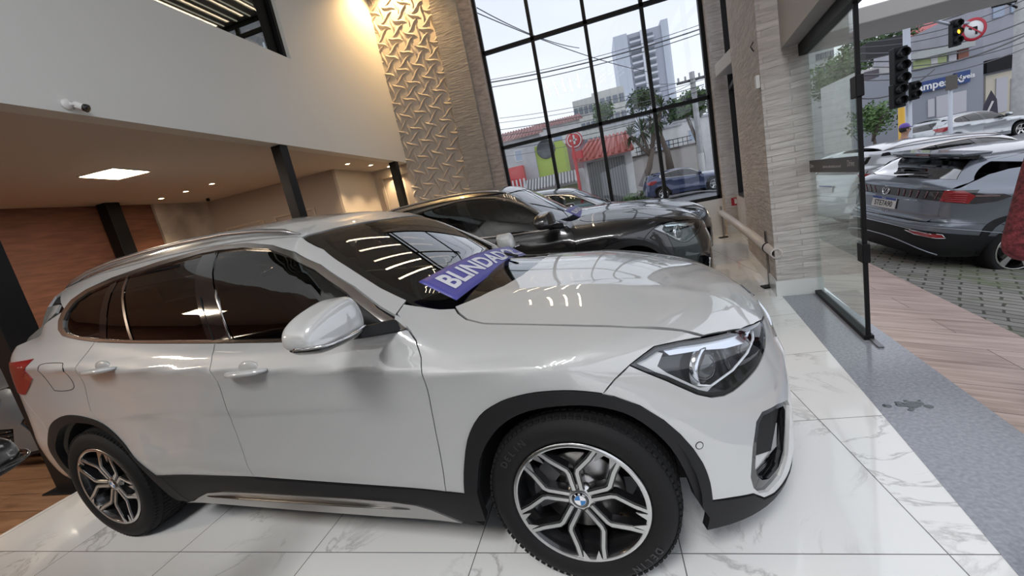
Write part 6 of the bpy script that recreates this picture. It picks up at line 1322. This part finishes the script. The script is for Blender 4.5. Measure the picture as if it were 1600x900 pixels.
# light band with lamps
band = [(-.99, 1.065), (-.5, 1.055), (0, 1.05), (.5, 1.055), (.99, 1.065), (.92, .90), (.65, .925), (.3, .935), (-.3, .935), (-.65, .925), (-.92, .90)]
np_('light_band', 'tail', band, GLB, off=.008, depth=.02, h=.04)
for sg in (1, -1):
    f = lambda L: [(a*sg, z) for a, z in L]
    np_('tail_lamp', 'tail', f([(-.72, 1.055), (-.86, 1.06), (-.97, 1.0), (-.93, .905), (-.70, .925)]), REDL, off=.014, depth=.02, h=.03)
    sx_ = [(-3.30, 1.035), (-3.02, 1.02), (-2.93, .985), (-3.05, .93), (-3.25, .90), (-3.38, .905), (-3.42, .98), (-3.40, 1.04)]
    if sg > 0: np_('side_lamp', 'side', sx_, mat('smoked_lamp', (.035, .028, .033), .08, coat=1), both=True, off=.008, depth=.02, h=.04); np_('lamp_strip', 'side', [(-3.34, 1.005), (-3.05, .998), (-3.05, .990), (-3.34, .992)], mat('lamp_strip_pink', (.5, .3, .3), .2), both=True, off=.012, depth=.008, h=.04)
    for q in range(5): tl(f([(-.90+.0*q, .925+.026*q), (-.76, .935+.024*q)]), .0035, 'lamp_line', mat('red_bright', (.55, .03, .05), .2, coat=1), .02, 1, 6)
    for q in range(6): tl(f([(-.66+.09*q, .945), (-.68+.09*q, 1.04)]), .012, 'band_segment', mat('smoke_red', (.10, .025, .03), .15, coat=1), .011, .4, 6)
    ff = f([(-.80, .555), (-.83, .535), (-.79, .50), (-.60, .515), (-.53, .535), (-.60, .55)]) if False else f([(-.83, .485), (-.80, .525), (-.55, .535), (-.47, .53), (-.58, .495), (-.76, .475)])
    fo = np_('fog_reflector', 'tail', ff, REDL, off=.020, depth=.01, h=.03); P, ok = S_N.lift('tail', ff); P = P+S_N.nrm(P)*.024; MB().tube([tuple(p) for p in P], .005, 6, closed=True).build('fog_frame', CHB, fo)
# plate, emblem, wiper, lettering, moulding
P, ok = S_N.lift('rear', [(0, .83)]); px_ = P[0][0]
pl_ = MB().box((px_-.012, 0, .83), (.012, .41, .14)).build('licence_plate', mat('plate_white', (.66, .66, .66), .4), niv, .003); MB().box((px_-.0195, 0, .886), (.003, .405, .028)).build('plate_band', mat('plate_blue', (.02, .06, .3), .4), pl_)
M = Matrix(((0, 0, -1, px_-.0195), (-1, 0, 0, 0), (0, 1, 0, .815), (0, 0, 0, 1))); text_mesh('plate_number', 'STE7A90', .105, mat('plate_ink', (.02, .02, .03), .5), pl_, M, .001, bold=.001, sx=.80)
M2 = M.copy(); M2[2][3] = .886; text_mesh('plate_country', 'BRASIL', .024, mat('sign_white', (.75, .75, .75), .4), pl_, M2, .002)
P, ok = S_N.lift('rear', [(0, .995)]); ex = P[0][0]-.012; em = MB().lathe([(.048, 0), (.050, .006), (.058, .006), (.060, 0)], (ex, 0, .995), (-1, 0, 0), 32).build('emblem', CHB, niv)
b = MB(); b.tube([(ex-.004, .026, 1.035), (ex-.004, .0, .992), (ex-.004, -.026, 1.035)], .005, 6); b.tube([(ex-.004, .046, 1.012), (ex-.004, .022, .952), (ex-.004, 0, .990), (ex-.004, -.022, .952), (ex-.004, -.046, 1.012)], .005, 6); b.build('emblem_strokes', CHB, em)
P, ok = S_N.lift('rear', [(0, .70)]); M = Matrix(((0, 0, -1, P[0][0]-.008), (-1, 0, 0, 0), (0, 1, 0, .715), (0, 0, 0, 1))); text_mesh('tailgate_lettering', 'N I V U S', .04, CHB, niv, M, .002)
P, ok = S_N.lift('rear', [(.02, 1.19), (-.12, 1.20), (-.36, 1.205)]); P = P+S_N.nrm(P)*.03; MB().tube([tuple(P[0]), tuple(P[1])], .022, 8, flat=.6).build('wiper_base', BLK, niv); MB().tube([tuple(P[1]), tuple(P[2])], .010, 8).build('wiper_arm', BLK, niv)
# white SUV next to it
PWS = paint('paint_silver_white', (.50, .52, .55), .3, .3)
g = build_car('car', S_HERO, PWS, 'silver white SUV with roof rails and antenna parked beyond the steel grey one', 'car', (0, 0, 0), 0, wheel=('multi', .335, .235), h=.06, glassm=SIDEG)
put_tilted(g, (4.25, 9.45, -.34), .05, .07, .09, 3.61)
P, ok = S_HERO.lift('top', [(-2.95, .0)]); MB().tube([tuple(P[0]), (P[0][0]-.22, 0, P[0][2]+.26)], [.012, .004], 6).build('antenna', BLK, g)
P, ok = S_HERO.lift('rear', [(0, .86)]); pl_ = MB().box((P[0][0]-.012, 0, .86), (.012, .41, .14)).build('licence_plate', mat('plate_white', (.66, .66, .66), .4), g, .003); MB().box((P[0][0]-.0195, 0, .912), (.003, .405, .026)).build('plate_band', mat('plate_blue', (.02, .06, .3), .4), pl_)
# distant cars
HAT = dict(HERO); HAT['roof'] = ((-3.6, -3.3, -3.0, -2.5, -2.0, -1.6, -1.3, -1.1, -.8), (1.48, 1.53, 1.56, 1.59, 1.60, 1.59, 1.56, 1.53, 1.44)); HAT['grear'] = ((.9, 1.1, 1.3, 1.42, 1.5, 1.6), (-3.54, -3.52, -3.44, -3.38, -3.33, -3.26)); HAT['grplan'] = ((0, .3, .5, .6, .7, .75, .85), (0, .01, .03, .06, .12, .18, .35))
S_H = CarShape(HAT)
def far_car(px_c, Y, col, yaw, sc, label, fwd=1.3, S=None):
    p = ATY(*px_c, Y); o = build_car('car', S or S_HERO, col, label, 'car', (0, 0, 0), yaw, lite=True, rails=False, clad=False, wheel=('five', .335, .235), mirrors=True, h=.09)
    o.scale = sc; o.location = (p.x+fwd*sc[0]*math.cos(yaw), Y+fwd*sc[0]*math.sin(yaw), gz(p.x, Y)); return o
PBL = paint('paint_navy', (.014, .030, .095), .3, .3); PSI = paint('paint_silver', (.38, .41, .43), .6, .3); PTE = paint('paint_teal', (.10, .27, .28), .2, .35)
cor = far_car((1072, 300), 22.6, PBL, .03, (.885, .90, .89), 'dark blue hatchback parked across the street beyond the window wall', S=S_H); cor.location.z = .30
far_car((1313, 235), 17, PSI, -2.2, (.97, .97, .93), 'silver car on the street seen through the glass panel', 1.3)
far_car((1510, 205), 22, PSI, .25, (1.0, .97, .90), 'silver car driving past on the street before the shop building', 1.3)
tea = far_car((862, 322), 12.8, PTE, math.pi, (.88, .9, .80), 'teal hatchback on the street, seen through the windows of the glossy black car', 1.3, S_H); tea.location.z = -.14
# ================================================================ PEOPLE
def skinned(name, nodes, edges, m, par, lv=2, root=0):
    """nodes: list of (x, y, z, rx, ry); grows one continuous limb surface over the connected joints"""
    me = bpy.data.meshes.new(name); me.from_pydata([n[:3] for n in nodes], edges, []); o = bpy.data.objects.new(name, me); COL.objects.link(o); o.parent = par
    s = o.modifiers.new('skin', 'SKIN'); s.use_smooth_shade = True
    for i, n in enumerate(nodes): d = me.skin_vertices[0].data[i]; d.radius = (n[3], n[4] if len(n) > 4 else n[3]); d.use_root = i == root
    u = o.modifiers.new('sub', 'SUBSURF'); u.levels = 1; u.render_levels = lv; me.materials.append(m); return o
def limb(a, b, n): a = Vector(a); b = Vector(b); return [a.lerp(b, i/n) for i in range(1, n+1)]
def person(loc, yaw, label, J, jacket, trousers, hairm, shoes, cap=None, skin=(.42, .25, .18), H_=1.72):
    """J: joints in person coordinates (x forward, y left): keys elbow/wrist/knee/ankle/toe with _l and _r"""
    t = empty('person', loc, yaw, label, 'person'); k = H_/1.75; SK_ = mat('skin_%d' % int(skin[0]*100), skin, .5, spec=.3); S = lambda p: (p[0]*k, p[1]*k, p[2]*k)
    nodes = [(0, 0, .96, .13, .15), (0, 0, 1.08, .115, .14), (.01, 0, 1.22, .12, .155), (.0, 0, 1.36, .11, .165), (.0, 0, 1.47, .06, .07), (.01, 0, 1.53, .055, .055), (.02, 0, 1.575, .06, .058), (.025, 0, 1.63, .082, .074), (.02, 0, 1.69, .082, .072), (.01, 0, 1.735, .055, .05)]
    edges = [(i, i+1) for i in range(len(nodes)-1)]
    def add(p, r, par_): nodes.append((*p, r, r)); edges.append((par_, len(nodes)-1)); return len(nodes)-1
    for sd, y in (('l', 1), ('r', -1)):
        sh = add((0, .17*y, 1.41), .055, 3); e = Vector(J['elbow_'+sd]); wv = Vector(J['wrist_'+sd]); s0 = Vector((0, .17*y, 1.41))
        i = add(s0.lerp(e, .5), .047, sh); i = add(e, .038, i); i = add(e.lerp(wv, .45), .038, i); i = add(wv, .025, i)
        d = (wv-e).normalized(); side = Vector((0, 0, 1)).cross(d); side = side.normalized() if side.length > .1 else Vector((1, 0, 0)); pl = wv+d*.05; i = add(pl, .028, i)
        for q, (off, ln) in enumerate(((-.026, .062), (-.009, .072), (.009, .068), (.026, .055))):
            j = add(pl+side*off+d*.035, .0095, i); j = add(pl+side*off*1.1+d*(.035+ln*.5)+Vector((0, 0, -.006)), .0085, j); j = add(pl+side*off*1.1+d*(.03+ln)+Vector((0, 0, -.018)), .007, j)
        j = add(wv+side*-.035*y+d*.03, .011, i); j = add(wv+side*-.050*y+d*.062, .009, j)
        hp = add((0, .09*y, .90), .095, 0); kn = Vector(J['knee_'+sd]); an = Vector(J['ankle_'+sd]); h0 = Vector((0, .09*y, .90))
        i = add(h0.lerp(kn, .5), .078, hp); i = add(kn, .056, i); i = add(kn.lerp(an, .4), .053, i); i = add(an, .036, i); i = add(Vector(J['toe_'+sd]), .032, i)
    nodes = [(*S(n), n[3]*k, n[4]*k) for n in nodes]; body = skinned('body', nodes, edges, SK_, t)
    f = MB(); f.ball(S((.108, 0, 1.632)), .014*k, 10, 8, (1.1, .8, 1.6))
    for y in (-1, 1): f.ball(S((.018, .078*y, 1.635)), .024*k, 10, 8, (.6, .35, 1))
    f.build('nose_and_ears', SK_, body)
    for y in (-1, 1): MB().ball(S((.094, .030*y, 1.655)), .011*k, 10, 8).build('eye', mat('eye_white', (.6, .6, .6), .3), body)
    MB().ball(S((.100, 0, 1.592)), .016*k, 10, 6, (.3, 1.3, .35)).build('mouth', mat('lips', (.30, .12, .10), .5), body)
    jn = [(0, 0, .93, .155, .185), (0, 0, 1.06, .145, .175), (.01, 0, 1.22, .145, .185), (0, 0, 1.38, .13, .185), (0, 0, 1.475, .075, .08)]; je = [(i, i+1) for i in range(4)]
    for sd, y in (('l', 1), ('r', -1)):
        e = Vector(J['elbow_'+sd]); wv = Vector(J['wrist_'+sd]); s0 = Vector((0, .18*y, 1.41)); b0 = len(jn); jn += [(*s0, .078, .078), (*s0.lerp(e, .5), .070, .070), (*e, .062, .062), (*e.lerp(wv, .5), .055, .055), (*e.lerp(wv, .93), .045, .045)]; je += [(3, b0)]+[(b0+i, b0+i+1) for i in range(4)]
    skinned('jacket', [(*S(n), n[3]*k, n[4]*k) for n in jn], je, jacket, t)
    tn = [(0, 0, 1.0, .145, .165), (0, 0, .92, .14, .165)]; te = [(0, 1)]
    for sd, y in (('l', 1), ('r', -1)):
        kn = Vector(J['knee_'+sd]); an = Vector(J['ankle_'+sd]); h0 = Vector((0, .095*y, .86)); b0 = len(tn); tn += [(*h0, .108, .108), (*h0.lerp(kn, .5), .092, .092), (*kn, .074, .074), (*kn.lerp(an, .5), .068, .068), (*kn.lerp(an, .95), .055, .055)]; te += [(1, b0)]+[(b0+i, b0+i+1) for i in range(4)]
    skinned('trousers', [(*S(n), n[3]*k, n[4]*k) for n in tn], te, trousers, t)
    for sd in 'lr':
        an = Vector(S(J['ankle_'+sd])); to = Vector(S(J['toe_'+sd])); d = (to-an); d.z = 0; d.normalize(); b = MB(); z0 = min(an.z, to.z)
        skinned('shoe', [(*(an-d*.045-Vector((0, 0, .035))), .042, .036), (*(an+d*.03-Vector((0, 0, .03))), .045, .042), (*to, .036, .046), (*(to+d*.05), .024, .036)], [(0, 1), (1, 2), (2, 3)], shoes, t)
    hr_ = MB(); hr_.lathe([(.001, .098), (.05, .088), (.083, .055), (.093, .01), (.088, -.03), (.078, -.055)], S((.005, 0, 1.665)), (-.25, 0, 1), 20); hr_.build('hair', hairm, t)
    if cap:
        c = MB(); c.lathe([(.001, .092), (.055, .080), (.088, .045), (.098, .0), (.098, -.012)], S((.012, 0, 1.70)), (0, 0, 1), 22); q = S((.085, 0, 1.692)); c.hexa([(q[0], -.075, q[2]-.006), (q[0]+.10, -.05, q[2]-.018), (q[0]+.10, .05, q[2]-.018), (q[0], .075, q[2]-.006), (q[0], -.075, q[2]+.004), (q[0]+.10, -.05, q[2]-.010), (q[0]+.10, .05, q[2]-.010), (q[0], .075, q[2]+.004)]); c.build('cap', cap, t)
    return t
MAR = mat('maroon_fleece', (.16, .028, .035), .95, noise=(45, .7), bump=(120, 1.0)); DNM = mat('dark_denim', (.03, .035, .05), .85, bump=(300, .1)); SHB = mat('dark_shoe', (.02, .02, .025), .5); HAIRD = mat('dark_hair', (.02, .015, .012), .6)
# person at the right edge, faces the street; arm on hip reaches into the picture
yw = math.radians(62)
def loc2(p, base, yaw): v = Vector(p)-Vector(base); c, s = math.cos(-yaw), math.sin(-yaw); return (v.x*c-v.y*s, v.x*s+v.y*c, v.z)
PB1 = (1.90, 2.00, 0); EL = ATX(1594, 390, 1.50)
k1 = 1.60/1.75; el = tuple(q/k1 for q in loc2(EL, PB1, yw)); 
person(PB1, yw, 'person in maroon fleece jacket cut off by the right edge, elbow out', {'elbow_l': el, 'wrist_l': (.13, .17, .84), 'elbow_r': (-.02, -.27, 1.12), 'wrist_r': (.12, -.26, .90), 'knee_l': (-.02, .10, .50), 'ankle_l': (-.14, .16, .10), 'toe_l': (-.02, .18, .045), 'knee_r': (.20, -.09, .52), 'ankle_r': (.55, -.12, .09), 'toe_r': (.68, -.13, .04)}, MAR, DNM, HAIRD, SHB, H_=1.60)
p = ATY(1412, 197, 11.8); zg = gz(p.x, 11.8)
person((p.x, 11.8, zg), math.radians(-5), 'person with purple cap standing beyond the silver white SUV', {'elbow_l': (-.03, .25, 1.13), 'wrist_l': (.08, .27, .90), 'elbow_r': (-.03, -.25, 1.13), 'wrist_r': (.08, -.27, .90), 'knee_l': (.02, .10, .50), 'ankle_l': (0, .10, .09), 'toe_l': (.14, .11, .04), 'knee_r': (.02, -.10, .50), 'ankle_r': (0, -.10, .09), 'toe_r': (.14, -.11, .04)}, mat('shirt_dark', (.06, .06, .07), .8), DNM, HAIRD, SHB, cap=mat('purple_cap', (.13, .07, .36), .6), H_=(ATY(1412, 192, 11.8).z-zg)/1.02)
